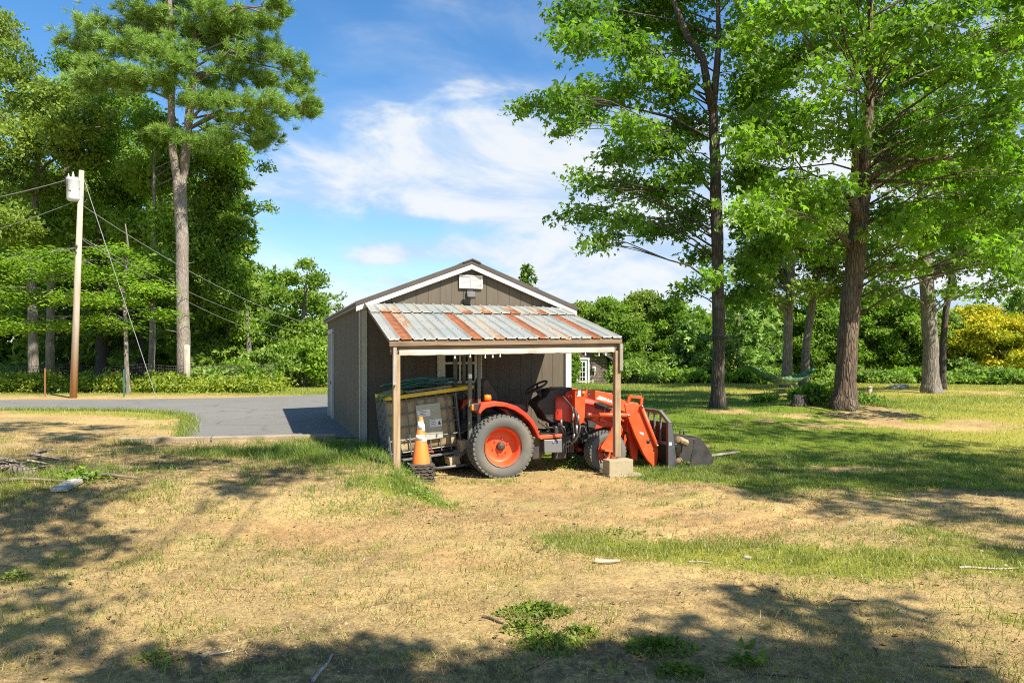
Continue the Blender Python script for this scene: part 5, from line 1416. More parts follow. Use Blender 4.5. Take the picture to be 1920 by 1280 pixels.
for pts, r0 in ((((1612, 410), (1598, 372), (1602, 335), (1604, 290), (1590, 200)), .13), (((1612, 345), (1650, 322), (1690, 312), (1780, 290)), .085), (((1590, 455), (1575, 438), (1558, 415)), .075), (((1610, 400), (1585, 388), (1578, 360)), .09), (((1620, 340), (1690, 340), (1760, 350)), .05), (((1640, 300), (1760, 300), (1900, 275)), .05)):
    q = [P(x, y, d2 - .25 - .15 * i) - b2 for i, (x, y) in enumerate(pts)]; o.tube(q, [r0 * (1 - .6 * i / (len(q) - 1)) for i in range(len(q))], 9)
o.build('limb', BK_WARM, T2)

b3 = hit(1745, 737); d3 = b3.y
C3 = [(1690, 500, 46, 20), (1660, 545, 40, 22), (1700, 560, 34, 14), (1770, 505, 50, 22), (1830, 480, 46, 22), (1890, 495, 44, 22), (1920, 520, 40, 18), (1790, 545, 36, 15), (1870, 545, 34, 14), (1730, 440, 60, 34), (1690, 400, 60, 40), (1780, 400, 60, 40), (1850, 420, 60, 36), (1740, 320, 80, 50), (1820, 320, 70, 50), (1680, 310, 60, 50), (1910, 430, 50, 34), (1960, 480, 50, 30), (1640, 470, 40, 24)]
T3 = tree('maple_tree', 'grey maple with a smooth pale trunk and exposed roots, rightmost of the big lawn trees', b3, pxp([(1745, 737), (1746, 650), (1739, 550), (1734, 470), (1729, 400), (1727, 300), (1725, 200)], d3), [.27, .255, .24, .22, .19, .14, .08], pxc(C3, d3, 2.2, 3), LM_DARK, BK_GREY, sprays=26, per=26, spr=.65, size=.165, shape='maple', flat=.5, up=.4, droop=.6, seed=31, twigs=6, limb_r=.08, n=18, rise=.3, shell=.15)
b4 = hit(1768, 734); b4.y += 1.5; b4.z = float(H(b4.x, b4.y))
tree('slender_tree', 'thin dark leaning tree close behind the pale grey maple', b4, pxp([(1766, 732), (1768, 650), (1774, 580), (1784, 520), (1792, 440)], b4.y), [.15, .13, .12, .10, .05], pxc([(1795, 440, 40, 25), (1830, 400, 40, 25), (1780, 390, 40, 25), (1815, 470, 30, 15)], b4.y, 1, 4), LM_DARK, BK_DARK, sprays=9, per=22, spr=.6, size=.2, shape='maple', seed=41, twigs=4)
b5 = hit(1476, 727); d5 = b5.y
tree('slender_tree', 'straight slim grey tree standing behind the middle of the hammock', b5, pxp([(1476, 727), (1477, 640), (1480, 560), (1484, 490), (1486, 400)], d5), [.23, .19, .17, .14, .06], pxc([(1450, 500, 40, 26), (1500, 470, 44, 30), (1470, 430, 50, 34), (1420, 520, 34, 20), (1510, 540, 34, 20), (1440, 560, 26, 12), (1490, 380, 60, 40), (1540, 420, 40, 30), (1400, 545, 30, 16), (1455, 530, 36, 20), (1410, 480, 36, 24)], d5, 1.6, 5), LM_OLIVE, BK_GREY, sprays=26, per=24, spr=.6, size=.17, shape='maple', seed=51, twigs=5, shell=.1)
b6 = hit(1508, 726); d6 = b6.y
tree('slender_tree', 'slim grey tree leaning right with the right end of the hammock', b6, pxp([(1508, 726), (1512, 650), (1520, 590), (1527, 540), (1534, 480), (1545, 400)], d6), [.21, .17, .16, .15, .12, .05], pxc([(1540, 500, 40, 24), (1570, 470, 40, 24), (1520, 530, 30, 16), (1580, 520, 30, 16), (1550, 420, 50, 30), (1600, 440, 40, 26), (1560, 545, 34, 16), (1640, 500, 36, 22), (1660, 545, 30, 14)], d6, 1.6, 6), LM_OLIVE, BK_GREY, sprays=26, per=24, spr=.6, size=.17, shape='maple', seed=61, twigs=5, shell=.1)

# ---- hammock slung between the slender maple and the leaning tree
def m_ham():
    m, b = start('hammock_cloth'); n = noise(coords('Object', (.6, 9, 9)), 2.2, 3, .5); c = mixc(sstep(n, .44, .5), (.012, .09, .075), (.05, .16, .04)); c = mixc(sstep(n, .56, .6), c, (.28, .33, .09)); put(b, 'Base Color', c); put(b, 'Roughness', .8); return m
hA, hB = P(1402, 686, 24.5), P(1529, 690, d6 - 3.2)
hm = thing('hammock', 'green striped hammock sagging between two trees on the lawn', 'hammock', hA)
V = []; Fs = []; NU, NV = 26, 9
dvec = hB - hA; sdv = Vector((-dvec.y, dvec.x, 0)).normalized()
if sdv.y > 0: sdv = -sdv
for i in range(NU + 1):
    t = i / NU; w = .62 * math.sin(math.pi * t) ** .6 + .02; sag = .78 * 4 * t * (1 - t)
    for j in range(NV + 1):
        s = j / NV * 2 - 1; V.append(tuple(dvec * t + sdv * s * w * .55 + Vector((0, 0, -sag * .62 + (abs(s) ** 2) * w * .36 - .22 * w))))
Fs = [(i * (NV + 1) + j, (i + 1) * (NV + 1) + j, (i + 1) * (NV + 1) + j + 1, i * (NV + 1) + j + 1) for i in range(NU) for j in range(NV)]
o = big_mesh('cloth', V, Fs, m_ham(), hm, smooth_=True); o.modifiers.new('t', 'SOLIDIFY').thickness = .01
o = MB(); sA = P(1352, 630, d1); q = Vector((b1.x, d1, 0)); 
o.tube([Vector((0, 0, 0)), (Vector((b1.x + .25, d1 + .2, sA.z)) - hA)], .012, 6); o.tube([dvec, P(1520, 668, d6) - hA], .012, 6); o.build('rope', BLACKP, hm)
o = MB(); cb_ = P(1347.5, 631, d1)
for dz_ in (0, -.06): o.tube([cb_ - hA + Vector((.292 * math.cos(a), .292 * math.sin(a), dz_ + .02 * math.cos(a))) for a in [k * math.pi / 10 for k in range(21)]], .022, 6, False)
o.build('tree_strap', BLACKP, hm)

# ---- white pine by the road
bp = hit(345, 731); bp.y = max(bp.y, 30.0); bp.y = min(bp.y, 34); dp = bp.y; bp = P(345, 731, dp); bp.z = float(H(bp.x, dp))
PL_ = [(268, 23, 45, 14), (330, 8, 50, 14), (400, 25, 42, 15), (452, 30, 28, 9), (350, 55, 45, 14), (181, 57, 42, 14), (150, 76, 34, 10), (208, 82, 32, 10), (235, 96, 50, 13), (296, 90, 46, 15), (200, 145, 50, 12), (268, 145, 52, 15), (312, 162, 36, 13), (161, 162, 30, 11), (420, 97, 44, 14), (470, 108, 40, 13), (537, 122, 30, 9), (571, 138, 14, 6), (437, 136, 44, 14), (504, 156, 36, 11), (554, 170, 26, 8), (582, 189, 13, 5), (376, 190, 40, 12), (413, 202, 28, 10), (470, 190, 44, 14), (520, 199, 32, 10), (572, 212, 22, 5), (447, 236, 40, 13), (497, 232, 30, 10), (497, 257, 22, 9), (480, 278, 13, 7), (312, 258, 28, 9), (386, 264, 26, 10), (420, 258, 26, 9), (520, 14, 22, 8), (532, 26, 10, 5), (300, 40, 40, 12), (380, 60, 40, 12), (245, 60, 36, 11), (330, 120, 40, 12), (390, 150, 34, 12), (420, 60, 36, 12),
       (340, -40, 70, 18), (260, -50, 50, 16), (420, -50, 60, 16), (480, -20, 40, 12), (350, -100, 70, 20), (300, -140, 50, 20), (400, -140, 50, 20), (350, -190, 60, 24)]
rx_ = np.random.default_rng(19)
for i in range(5):
    yy_ = rx_.uniform(-60, 285); hw = 200 - abs(yy_ - 140) * .45; PL_.append((350 + rx_.uniform(-1, 1) * hw, yy_, rx_.uniform(26, 44), rx_.uniform(8, 13)))
pc = [(c + np.array([0, 0, .12 * math.sin(i * 1.7)]), (rd[0] * (.85 + .3 * ((i * 7) % 5) / 5), rd[1], rd[2] * (1.25 + .6 * ((i * 3) % 4) / 4))) for i, (c, rd) in enumerate(pxc(PL_, dp, 1.9, 8, 1.0))]
pine = thing('white_pine', 'tall pale barked pine with a forked trunk beside the road', 'tree', bp)
b0 = np.array(bp); cl = [(c - b0, rd) for c, rd in pc]
pa = [p - b0 for p in pxp([(345, 731), (344, 640), (342, 540), (341, 440), (338, 380), (336, 340)], dp)]
o = MB(); r2 = np.random.default_rng(3); S_ = [c + r2.normal(size=(10, 3)) * np.array(rd) * .5 for c, rd in cl]
woody(o, pa, [.27, .255, .245, .245, .255, .25], [], [], 5, n=16, amp=.02)
sa = [p - b0 for p in pxp([(334, 350), (325, 290), (321, 225), (322, 160), (322, 80), (318, 0), (315, -120)], dp)]
sb = [p - b0 for p in pxp([(341, 350), (349, 280), (355, 215), (361, 140), (366, 60), (372, -30), (372, -180)], dp + .3)]
lc = [i for i, (c, _) in enumerate(cl) if PL_[i][0] < 340]; rc_ = [i for i in range(len(cl)) if i not in lc]
woody(o, sa, [.16, .155, .14, .13, .11, .09, .03], [cl[i] for i in lc], [S_[i] for i in lc], 6, 5, .10, 12, False, .05, .03)
woody(o, sb, [.19, .18, .165, .15, .12, .10, .03], [cl[i] for i in rc_], [S_[i] for i in rc_], 7, 5, .10, 12, False, .05, .03)
for k in range(9):
    y_ = 400 + k * 32; p_ = P(342, y_, dp) - bp; a = k * 2.3; o.tube([p_, p_ + Vector((math.cos(a) * .55, math.sin(a) * .55 - .2, .12))], [.02, .008], 5)
o.build('trunk', BK_PINE, pine)
r3 = np.random.default_rng(77); pos = []; out = []; tt = []
for c, rd in cl:
    m = int(230 * (rd[0] * rd[1]) ** .7) + 50
    d = r3.normal(size=(m, 3)); d /= np.linalg.norm(d, axis=1, keepdims=True); d[:, 2] = np.where(d[:, 2] < -.2, d[:, 2] * .4, d[:, 2])
    sub_ = c + r3.normal(size=(46, 3)) * np.array(rd) * [.62, .62, .42]; tc_ = sub_[r3.integers(0, 46, m)] + d * np.array(rd) * [.15, .15, .24] * (.3 + .7 * r3.random((m, 1)) ** .6)
    hd = c.copy(); hd[2] = 0; hd = hd / (np.linalg.norm(hd) + 1e-6)
    dirs = d * .45 + hd * .75 + np.array([0, 0, .42]); k = 17; t_ = .66 + r3.uniform(-.15, .15) + r3.uniform(-.15, .15, m)
    pos.append(np.repeat(tc_, k, 0)); out.append(np.repeat(dirs, k, 0)); tt.append(np.repeat(t_, k))
LEAF_T['needle_fat'] = (np.array([(0, -.03, 0), (0, .03, 0), (1, .018, 0), (1, -.018, 0)]), np.array([(0, 1, 2, 3)]))
pos = np.concatenate(pos); out = np.concatenate(out); tt = np.concatenate(tt)
def needles(name, pos, out, tt, ln, mat, parent, w, seed):
    r = np.random.default_rng(seed); N = len(pos); a = out + r.normal(size=(N, 3)) * .55; a /= np.linalg.norm(a, axis=1, keepdims=True)
    b_ = np.cross(a, r.normal(size=(N, 3))); b_ /= np.linalg.norm(b_, axis=1, keepdims=True); s = ln * r.uniform(.7, 1.2, (N, 1))
    V = np.stack([pos - b_ * w, pos + b_ * w, pos + a * s + b_ * w * .5, pos + a * s - b_ * w * .5], 1).reshape(-1, 3)
    return big_mesh(name, V, np.arange(N * 4).reshape(-1, 4), mat, parent, {'tint': np.clip(tt + r.normal(size=N) * .1, 0, 1)})
needles('crown', pos, out, tt, .26, LM_PINE, pine, .0085, 9)

# ---- hemlock builder (layered drooping boughs)
def hemlock(label, base, ht, R, seed, mat=LM_HEM, z0=.08, name='hemlock_tree', nb=90, lean=(0, 0), size=.30, bark=BK_DARK, group=None, shape_pow=.8, per=9, droop=.28):
    r = np.random.default_rng(seed); base = Vector(base); t = thing(name, label, 'tree', base, 0, group)
    o = MB(); pts = [np.array([lean[0] * k / 6, lean[1] * k / 6, ht * k / 6]) for k in range(7)]; rs = [ht * .016 * (1 - k / 6.4) + .02 for k in range(7)]
    woody(o, pts, rs, [], [], seed, n=10, amp=.1)
    pos = []; out = []; tt = []
    for i in range(nb):
        f = z0 + (1 - z0) * (i + r.random()) / nb; z = ht * f; L_ = R * ((1 - f) ** shape_pow) * r.uniform(.7, 1.15) + .25; a = r.uniform(0, 2 * math.pi) ; d = np.array([math.cos(a), math.sin(a), 0])
        p0 = np.array([lean[0] * f, lean[1] * f, z]); bp_ = lambda s: p0 + d * L_ * s + np.array([0, 0, L_ * (.12 * s - droop * s * s)])
        o.tube([Vector(bp_(s)) for s in (0, .4, .8, 1.0)], [.012 * L_ + .01, .008 * L_ + .008, .006, .004], 4, False)
        m = int(per * L_ * 2.2) + 5; ss = .18 + .86 * r.random(m) ** .7; side = np.cross(d, [0, 0, 1]); w = (r.random(m) * 2 - 1) * (1.05 - ss) * L_ * .42
        q = np.array([bp_(s) for s in ss]) + side * w[:, None] + r.normal(size=(m, 3)) * [.08, .08, .05]; q[:, 2] -= np.abs(w) * .2
        pos.append(q); out.append(np.repeat((d + np.array([0, 0, -.25]))[None], m, 0) + side * np.sign(w)[:, None] * .7); tt.append(np.full(m, .35 + r.uniform(-.2, .2)) + .35 * (ss > .75))
    o.build('trunk', bark, t)
    leaves('crown', np.concatenate(pos), size, mat, t, 'spray', np.concatenate(tt), .7, .15, np.concatenate(out), seed)
    return t
def gb(px, py, d=None):
    h = hit(px, py)
    if d: h = P(px, py, d); h.z = float(H(h.x, h.y))
    return h
def topz(py, d): return CAMZ - (py - HY) / F * d
# left wood: the nearer trees one can tell apart
q = gb(63, 728, 35); tree('woodland_tree', 'tall oak with a pale grey trunk at the far left of the wood', q, pxp([(63, 728), (62, 640), (60, 540), (64, 420), (70, 300), (70, 200), (60, 120)], 35), [.24, .21, .20, .17, .14, .1, .04],
     pxc([(28, 125, 46, 46), (8, 60, 30, 40), (95, 190, 60, 40), (55, 260, 64, 44), (140, 270, 56, 44), (10, 320, 60, 50), (90, 350, 64, 44), (175, 215, 44, 36), (-40, 210, 70, 70), (-30, 110, 40, 50), (120, 235, 50, 36), (60, 200, 50, 36), (20, 420, 60, 40), (-20, 40, 26, 30)], 35, 3, 12), LM_OLIVE, BK_GREY, sprays=95, per=24, spr=.55, size=.19, seed=71, twigs=7, shell=.12, limb_r=.22)
q = gb(95, 727, 36.5); tree('woodland_tree', 'oak with a darker grey trunk just right of the palest far left trunk', q, pxp([(95, 727), (94, 640), (96, 540), (110, 400), (130, 280), (150, 180)], 36.5), [.21, .19, .18, .15, .1, .04],
     pxc([(165, 165, 34, 30), (205, 250, 50, 44), (215, 340, 60, 46), (140, 400, 64, 40), (60, 440, 60, 40), (240, 400, 52, 44), (130, 330, 50, 40), (180, 290, 40, 36), (250, 300, 40, 40), (20, 500, 60, 40), (270, 220, 36, 36), (130, 120, 34, 24), (165, 110, 30, 20), (195, 195, 40, 30), (240, 180, 40, 34), (215, 140, 30, 24), (120, 180, 40, 34)], 37, 2.5, 13), LM_WOOD, BK_GREY, sprays=95, per=24, spr=.55, size=.19, seed=81, twigs=6, shell=.12)
q = gb(240, 742, 27); tree('beech_sapling', 'slim grey beech with bright flat layers of leaves behind the utility pole', q, pxp([(241, 742), (237, 680), (235, 600), (232, 540), (240, 460), (235, 420)], 27), [.085, .075, .07, .06, .04, .02],
     pxc([(110, 500, 70, 13, -1), (60, 560, 60, 14, .5), (200, 520, 56, 12, -.5), (150, 560, 66, 13, -1.2), (250, 500, 48, 11, .5), (30, 612, 50, 13, 0), (225, 565, 50, 11, .8), (180, 600, 44, 9, -.6), (90, 478, 60, 11, 0), (280, 540, 44, 10, -.3), (20, 490, 50, 12, .6), (210, 470, 44, 10, -.6), (110, 610, 40, 10, -.2), (300, 590, 40, 10, .5), (230, 610, 36, 9, 0), (60, 520, 50, 10, .3), (0, 545, 40, 12, 0)], 27, 1, 14), LM_BEECH, BK_GREY, sprays=30, per=22, spr=.6, size=.15, flat=.42, up=1.8, droop=.2, seed=91, twigs=7, shell=.1, rise=.15, limb_r=.05)
q = gb(284, 734, 33); tree('woodland_tree', 'straight mid grey tree between the thin beech and the big pine', q, pxp([(284, 734), (285, 650), (288, 540), (290, 420), (288, 300)], 33), [.15, .13, .12, .09, .04],
     pxc([(275, 330, 46, 40), (245, 430, 44, 40), (315, 420, 44, 44), (285, 500, 50, 36), (320, 320, 40, 40), (250, 550, 40, 24), (335, 540, 40, 30), (300, 250, 40, 36), (370, 470, 36, 36), (400, 380, 40, 40), (395, 300, 44, 36), (330, 270, 44, 32), (445, 290, 26, 20), (430, 330, 30, 28)], 34, 2, 15), LM_WOOD, BK_GREY, sprays=85, per=24, spr=.55, size=.19, seed=101, twigs=6, shell=.12)
q = gb(193, 722, 40); tree('woodland_tree', 'thick near black trunk deep in the wood right of the utility pole', q, pxp([(193, 724), (193, 640), (192, 560), (190, 450), (188, 330)], 40), [.36, .33, .30, .24, .1],
     pxc([(180, 380, 60, 40), (120, 450, 60, 40), (230, 480, 60, 36), (170, 520, 60, 30), (60, 380, 60, 40), (250, 330, 50, 40)], 40, 2, 16), LM_DARK, BK_DARK, sprays=24, per=22, spr=.8, size=.26, seed=111, twigs=5, shell=.12)
q = gb(430, 727, 36); hemlock('dark layered hemlock with drooping boughs right of the big pine', q, topz(285, 36) - q.z, 1.75, 5, nb=150, z0=.06, shape_pow=.42, size=.34)
q = gb(395, 727, 38); hemlock('dark hemlock right behind the big pine trunk', q, topz(240, 38) - q.z, 2.6, 6, nb=130, z0=.08, shape_pow=.5, size=.36)
q = gb(262, 726, 41); hemlock('dim hemlock deep in the wood left of the big pine', q, topz(230, 41) - q.z, 3.0, 7, nb=110, z0=.1, shape_pow=.5, size=.38)
q = gb(150, 726, 43); hemlock('dim hemlock in the shade behind the utility pole', q, topz(380, 43) - q.z, 3.2, 8, nb=90, z0=.05, shape_pow=.5, size=.38)
q = gb(487, 728, 35); tree('woodland_tree', 'bushy green tree with feathery tips at the right edge of the dark wood', q, pxp([(470, 730), (466, 640), (458, 540), (448, 450), (444, 390)], 35), [.15, .12, .09, .05, .02],
     pxc([(440, 330, 18, 20), (452, 385, 16, 14), (435, 420, 28, 24), (455, 460, 16, 14), (430, 500, 32, 26), (450, 545, 22, 20), (430, 585, 32, 24), (460, 620, 26, 26), (420, 660, 40, 28), (498, 312, 8, 6), (500, 388, 8, 6), (415, 450, 34, 36), (415, 540, 34, 32)], 35, 1.6, 17), LM_WOOD, BK_GREY, sprays=75, per=24, spr=.5, size=.165, seed=121, twigs=6, shell=.15)
q = gb(558, 732, 37); tree('woodland_tree', 'round topped light green tree in the gap left of the shed roof', q, pxp([(558, 734), (562, 660), (570, 580), (576, 510)], 37), [.15, .12, .09, .03],
     pxc([(572, 496, 12, 8), (545, 522, 22, 14), (592, 525, 18, 14), (525, 555, 24, 20), (570, 560, 30, 20), (600, 575, 16, 18), (540, 600, 34, 24), (580, 620, 34, 26), (520, 630, 28, 24), (560, 660, 38, 26), (600, 675, 24, 22)], 37, 1.8, 18), LM_WOOD, BK_GREY, sprays=75, per=24, spr=.5, size=.165, seed=131, twigs=6, shell=.12)
q = gb(600, 731, 40); tree('birch_tree', 'airy thin leaved tree with a pale stem close to the shed eave', q, pxp([(604, 732), (590, 650), (580, 570), (584, 520), (590, 490)], 40), [.10, .085, .07, .045, .02],
     pxc([(580, 488, 8, 6), (598, 515, 12, 8), (580, 562, 18, 16), (612, 555, 14, 10), (600, 595, 20, 16), (632, 575, 10, 8), (638, 552, 6, 5), (625, 615, 16, 14), (585, 625, 22, 18)], 40, 1.4, 19), LM_OLIVE, m_bark('birch_bark', (.5, .47, .42), (.3, .27, .23), None, 1, .3), sprays=16, per=15, spr=.4, size=.17, seed=141, twigs=8, shell=.1)
def shrub(label, px, py, d, w, h, mat, seed, size=.16, name='shrub', sprays=9, shape='simple', group=None, n=9, stem=BK_GREY):
    q = gb(px, py, d); r = np.random.default_rng(seed); cl = []
    for i in range(n):
        x = r.uniform(-1, 1) * w * .5; z = h * r.uniform(.25, .85) * (1 - .45 * (abs(x) / (w * .5)) ** 2); cl.append((np.array(q) + [x, r.uniform(-.3, .3) * w, z], (w * .24, w * .24, h * .2)))
    pos, tint, S_, O_ = fill([(c - np.array(q), rd) for c, rd in cl], sprays, 20, max(.25, h * .13), .5, seed, .1)
    pos[:, 2] = np.maximum(pos[:, 2], .04)
    t = thing(name, label, 'shrub', q, 0, group); o = MB()
    for s_ in S_:
        for k in s_[:3]: o.tube([Vector((k[0] * .15, k[1] * .15, 0)), Vector((k[0] * .6, k[1] * .6, k[2] * .6)), Vector(k)], [.022, .014, .006], 5, False)
    o.build('stem', stem, t); leaves('crown', pos, size, mat, t, shape, tint, .3, .1, None, seed)
    return t
for i, (px, d, w, h, mt, lab) in enumerate(((390, 30.5, 2.4, 1.0, LM_SHRUB, 'low leafy shrub right of the stout fence post'), (445, 31.5, 2.6, 1.5, LM_BEECH, 'bright shrub at the foot of the hemlock near the road'), (505, 33, 2.6, 1.9, LM_SHRUB, 'mid green shrub by the right end of the fence'), (565, 33, 2.8, 2.6, LM_BEECH, 'tall bright shrub filling the bank left of the shed'), (615, 35, 2.4, 3.2, LM_SHRUB, 'tall leafy shrub hard against the shed corner in view'))):
    shrub(lab, px, 733, d, w, h, mt, 200 + i, .19, sprays=18, n=14)

def woods(name, label, spans, mat, size, n_trunk, seed, dens):
    """far wood that reads as one mass: foliage over a band of ground + trunks"""
    r = np.random.default_rng(seed); cl = []
    for (x0, x1, y0, y1, hmin, hmax, cnt) in spans:
        for i in range(cnt):
            x, y = r.uniform(x0, x1), r.uniform(y0, y1); hh = r.uniform(hmin, hmax)
            cl.append((np.array([x, y, hh + float(H(x, y))]), (r.uniform(1.0, 2.0), r.uniform(1., 2.), r.uniform(.6, 1.3))))
    pos, tint, S_, O_ = fill(cl, dens, 16, 1.0, .4, seed, .1)
    t = bpy.data.objects.new(name, None); col.objects.link(t); t['kind'] = 'stuff'; t['label'] = label; t['category'] = 'woods'
    leaves('foliage', pos, size, mat, t, 'spray', tint, .2, .2, None, seed)
    o = MB()
    for i in range(n_trunk):
        s_ = spans[i % len(spans)]; x, y = r.uniform(s_[0], s_[1]), r.uniform(s_[2], s_[3]); rr = r.uniform(.07, .2); z = float(H(x, y)); o.tube([(x, y, z - .2), (x + r.normal() * .2, y, z + s_[5] * .5), (x + r.normal() * .4, y, z + s_[5])], [rr, rr * .8, rr * .3], 6)
    o.build('trunks', BK_DARK, t); return t
woods('woods', 'dim mass of trees deep in the wood behind the fence', [(-46, -18, 44, 58, .3, 6, 110), (-46, -21.5, 46, 60, 6, 13, 95), (-22, -18, 44, 56, .3, 7, 40), (-17, -9, 46, 56, .3, 3.4, 44), (-62, -27, 60, 74, 1, 13, 110), (-14, -2, 48, 60, .3, 3.2, 40)], LM_DARK, .55, 44, 301, 20)
woods('woods', 'distant mass of green trees beyond the lawn', [(2, 40, 56, 70, .3, 5.2, 130), (38, 62, 48, 70, .3, 6, 60), (-2, 8, 56, 66, .3, 5, 24)], LM_WOOD, .50, 30, 302, 16)

# ---- tree line beyond the lawn: each its own tree
def gen_clumps(q, ht, R, n, seed, zb=.2):
    r = np.random.default_rng(seed); out = []
    for i in range(n):
        f = zb + (1 - zb) * (i + .5) / n; pr = math.sin(math.pi * min(1, (f - zb) / (1 - zb) * .86 + .14)) ** .7; a = i * 2.4 + r.uniform(-.6, .6); rr = R * pr * r.uniform(.35, 1.0)
        out.append((np.array(q) + [math.cos(a) * rr, math.sin(a) * rr, ht * f * .95], (R * .27, R * .27, ht * .06)))
    return out
def far_tree(label, px, d, top, R, mat, seed, bark=BK_GREY, name='woodland_tree', zb=.10, sprays=46, size=.175, n=16, py=727):
    q = gb(px, py, d); ht = topz(top, d) - q.z; r = random.Random(seed)
    return tree(name, label, q, [q, q + Vector((r.uniform(-.2, .2), 0, ht * .45)), q + Vector((r.uniform(-.4, .4), 0, ht * .92))], [.028 * ht * .6, .02 * ht * .6, .02], gen_clumps(q, ht, R, int(n * 1.9), seed, zb), mat, bark, sprays=sprays, per=20, spr=.42, size=size, flat=.45, up=.2, seed=seed, twigs=5, shell=.1, n=9)
far_tree('bushy olive tree whose top shows just right of the shed roof edge', 1088, 47, 565, 2.0, LM_OLIVE, 401)
far_tree('rounded tree standing over the right corner of the lean-to', 1135, 46, 556, 2.1, LM_WOOD, 402)
far_tree('tallest pale topped tree in the line between the lean-to and the slender maple', 1205, 47, 542, 2.5, LM_OLIVE, 403)
far_tree('lower shaded tree in front of the pale topped one', 1170, 43, 590, 1.7, LM_DARK, 404)
far_tree('loose green tree left of the slender maple trunk', 1262, 45, 560, 1.8, LM_WOOD, 405)
far_tree('small dark tree right beside the slender maple trunk at the lawn edge', 1310, 41, 610, 1.5, LM_DARK, 406)
def ypine(label, px, d, top, R, seed, mat=LM_PINE, py=726): 
    q = gb(px, py, d); return hemlock(label, q, topz(top, d) - q.z, R, seed, mat, .12, 'young_pine', 70, (0, 0), .34, BK_GREY, None, .75, 10, .05)
ypine('bright young pine just right of the slender maple trunk', 1385, 38, 548, 1.6, 411)
ypine('bright young pine behind the left end of the hammock', 1428, 40, 552, 1.5, 412)
ypine('young pine with dead tan leader left of the slender maple', 1292, 40, 600, 1.4, 413)
far_tree('dark leafy tree behind the hammock', 1460, 43, 552, 2.0, LM_DARK, 414)
far_tree('light green tree showing between the hammock and the thick reddish trunk', 1535, 42, 542, 2.0, LM_WOOD, 415)
far_tree('sunlit feathery tree right of the thick reddish trunk', 1640, 41, 545, 1.9, LM_BEECH, 416)
far_tree('spreading green tree left of the pale grey trunk', 1695, 40, 556, 1.8, LM_WOOD, 417)
far_tree('shrubby green tree between the grey trunk and the yellow tree', 1770, 40, 582, 1.8, LM_SHRUB, 418)
far_tree('yellow leaved tree at the right of the lawn edge', 1835, 40, 572, 2.9, LM_YEL, 419, zb=.14, n=22)
far_tree('smaller yellow leaved tree at the right edge beyond the lawn', 1905, 41, 590, 2.3, LM_YEL, 420, zb=.14, n=18)
far_tree('green bushy tree below the yellow leaves at the right edge', 1870, 37, 695, 1.5, LM_SHRUB, 421, zb=.08, n=16)
q = gb(1915, 727, 44); hemlock('dark spruce tip at the far right edge of the sky', q, topz(540, 44) - q.z, 1.6, 422, nb=70, shape_pow=.8, name='spruce_tree')
q = gb(990, 727, 60); hemlock('dark spruce top poking up behind the shed roof', q, topz(496, 60) - q.z, 2.3, 423, nb=150, shape_pow=.8, name='spruce_tree', size=.36)
q = gb(1046, 727, 41.0); far_tree('leafy tree against the cabin wall left of its white door', 1061, 40.6, 640, .55, LM_DARK, 424, size=.16, zb=.02)
SH = [(1185, 37, 2.2, 1.3, LM_SHRUB, 'pale green willowy shrub right of the lean-to post'), (1235, 37.5, 2.4, 1.15, LM_SHRUB, 'pale green shrub in the middle of the row at the lawn edge'), (1285, 37, 2.0, .8, LM_BEECH, 'low bright shrub at the right end of the pale row'), (1390, 36, 2.2, .75, LM_BEECH, 'low bright shrub right of the slender maple trunk'), (1440, 36.5, 2.0, .7, LM_SHRUB, 'low ferny shrub under the hammock'), (1640, 36, 2.4, .6, LM_SHRUB, 'ferny shrub behind the short wooden post'), (1700, 37, 2.4, .8, LM_BEECH, 'bright shrub left of the grey trunk foot'), (1800, 36, 2.6, .95, LM_SHRUB, 'ferny shrub right of the grey trunk'), (1885, 35, 2.4, .8, LM_SHRUB, 'dense shrub at the right edge of the lawn'), (1580, 38, 2.4, 1.0, LM_SHRUB, 'shrub behind the thick reddish trunk')]
for i, (px, d, w, h, mt, lab) in enumerate(SH): shrub(lab, px, 728, d, w, h, mt, 500 + i, .19, sprays=16, n=14)
# the root mound: plants, stump, post
shrub('dark broad leaved shrub on the root mound left of the thick trunk', 1540, 757, hit(1540, 757).y, .75, .75, LM_DARK, 521, .13, sprays=10)
shrub('low plant at the right foot of the thick trunk', 1625, 757, hit(1625, 757).y, .6, .3, LM_SHRUB, 522, .10, sprays=6)
shrub('thin weedy plant in the grass left of the stump', 1450, 755, hit(1450, 755).y, .9, .28, LM_WOOD, 523, .09, sprays=4)
shrub('leafy sprout growing over the stump', 1498, 750, hit(1498, 750).y, .35, .42, LM_WOOD, 524, .10, sprays=6)
h = hit(1500, 760); st_ = thing('tree_stump', 'low mossy stump left of the thick trunk', 'stump', h); o = MB(); o.tube([(0, 0, -.1), (0, 0, .02), (0, 0, .12), (.01, 0, .27)], [.30, .24, .19, .17], 14); o.build('trunk', BK_DARK, st_)
h = hit(1631, 742); pst = thing('short_post', 'short wooden post with a pale cap on the lawn', 'post', h); o = MB(); o.lathe([(.07, -.1), (.07, .26), (.0, .27)], 'Z', (0, 0, 0), 12); o.build('post', W_POST, pst); o = MB(); o.lathe([(0, .262), (.085, .27), (.08, .30), (.03, .33), (0, .33)], 'Z', (0, 0, 0), 12); o.build('cap', STONE, pst)

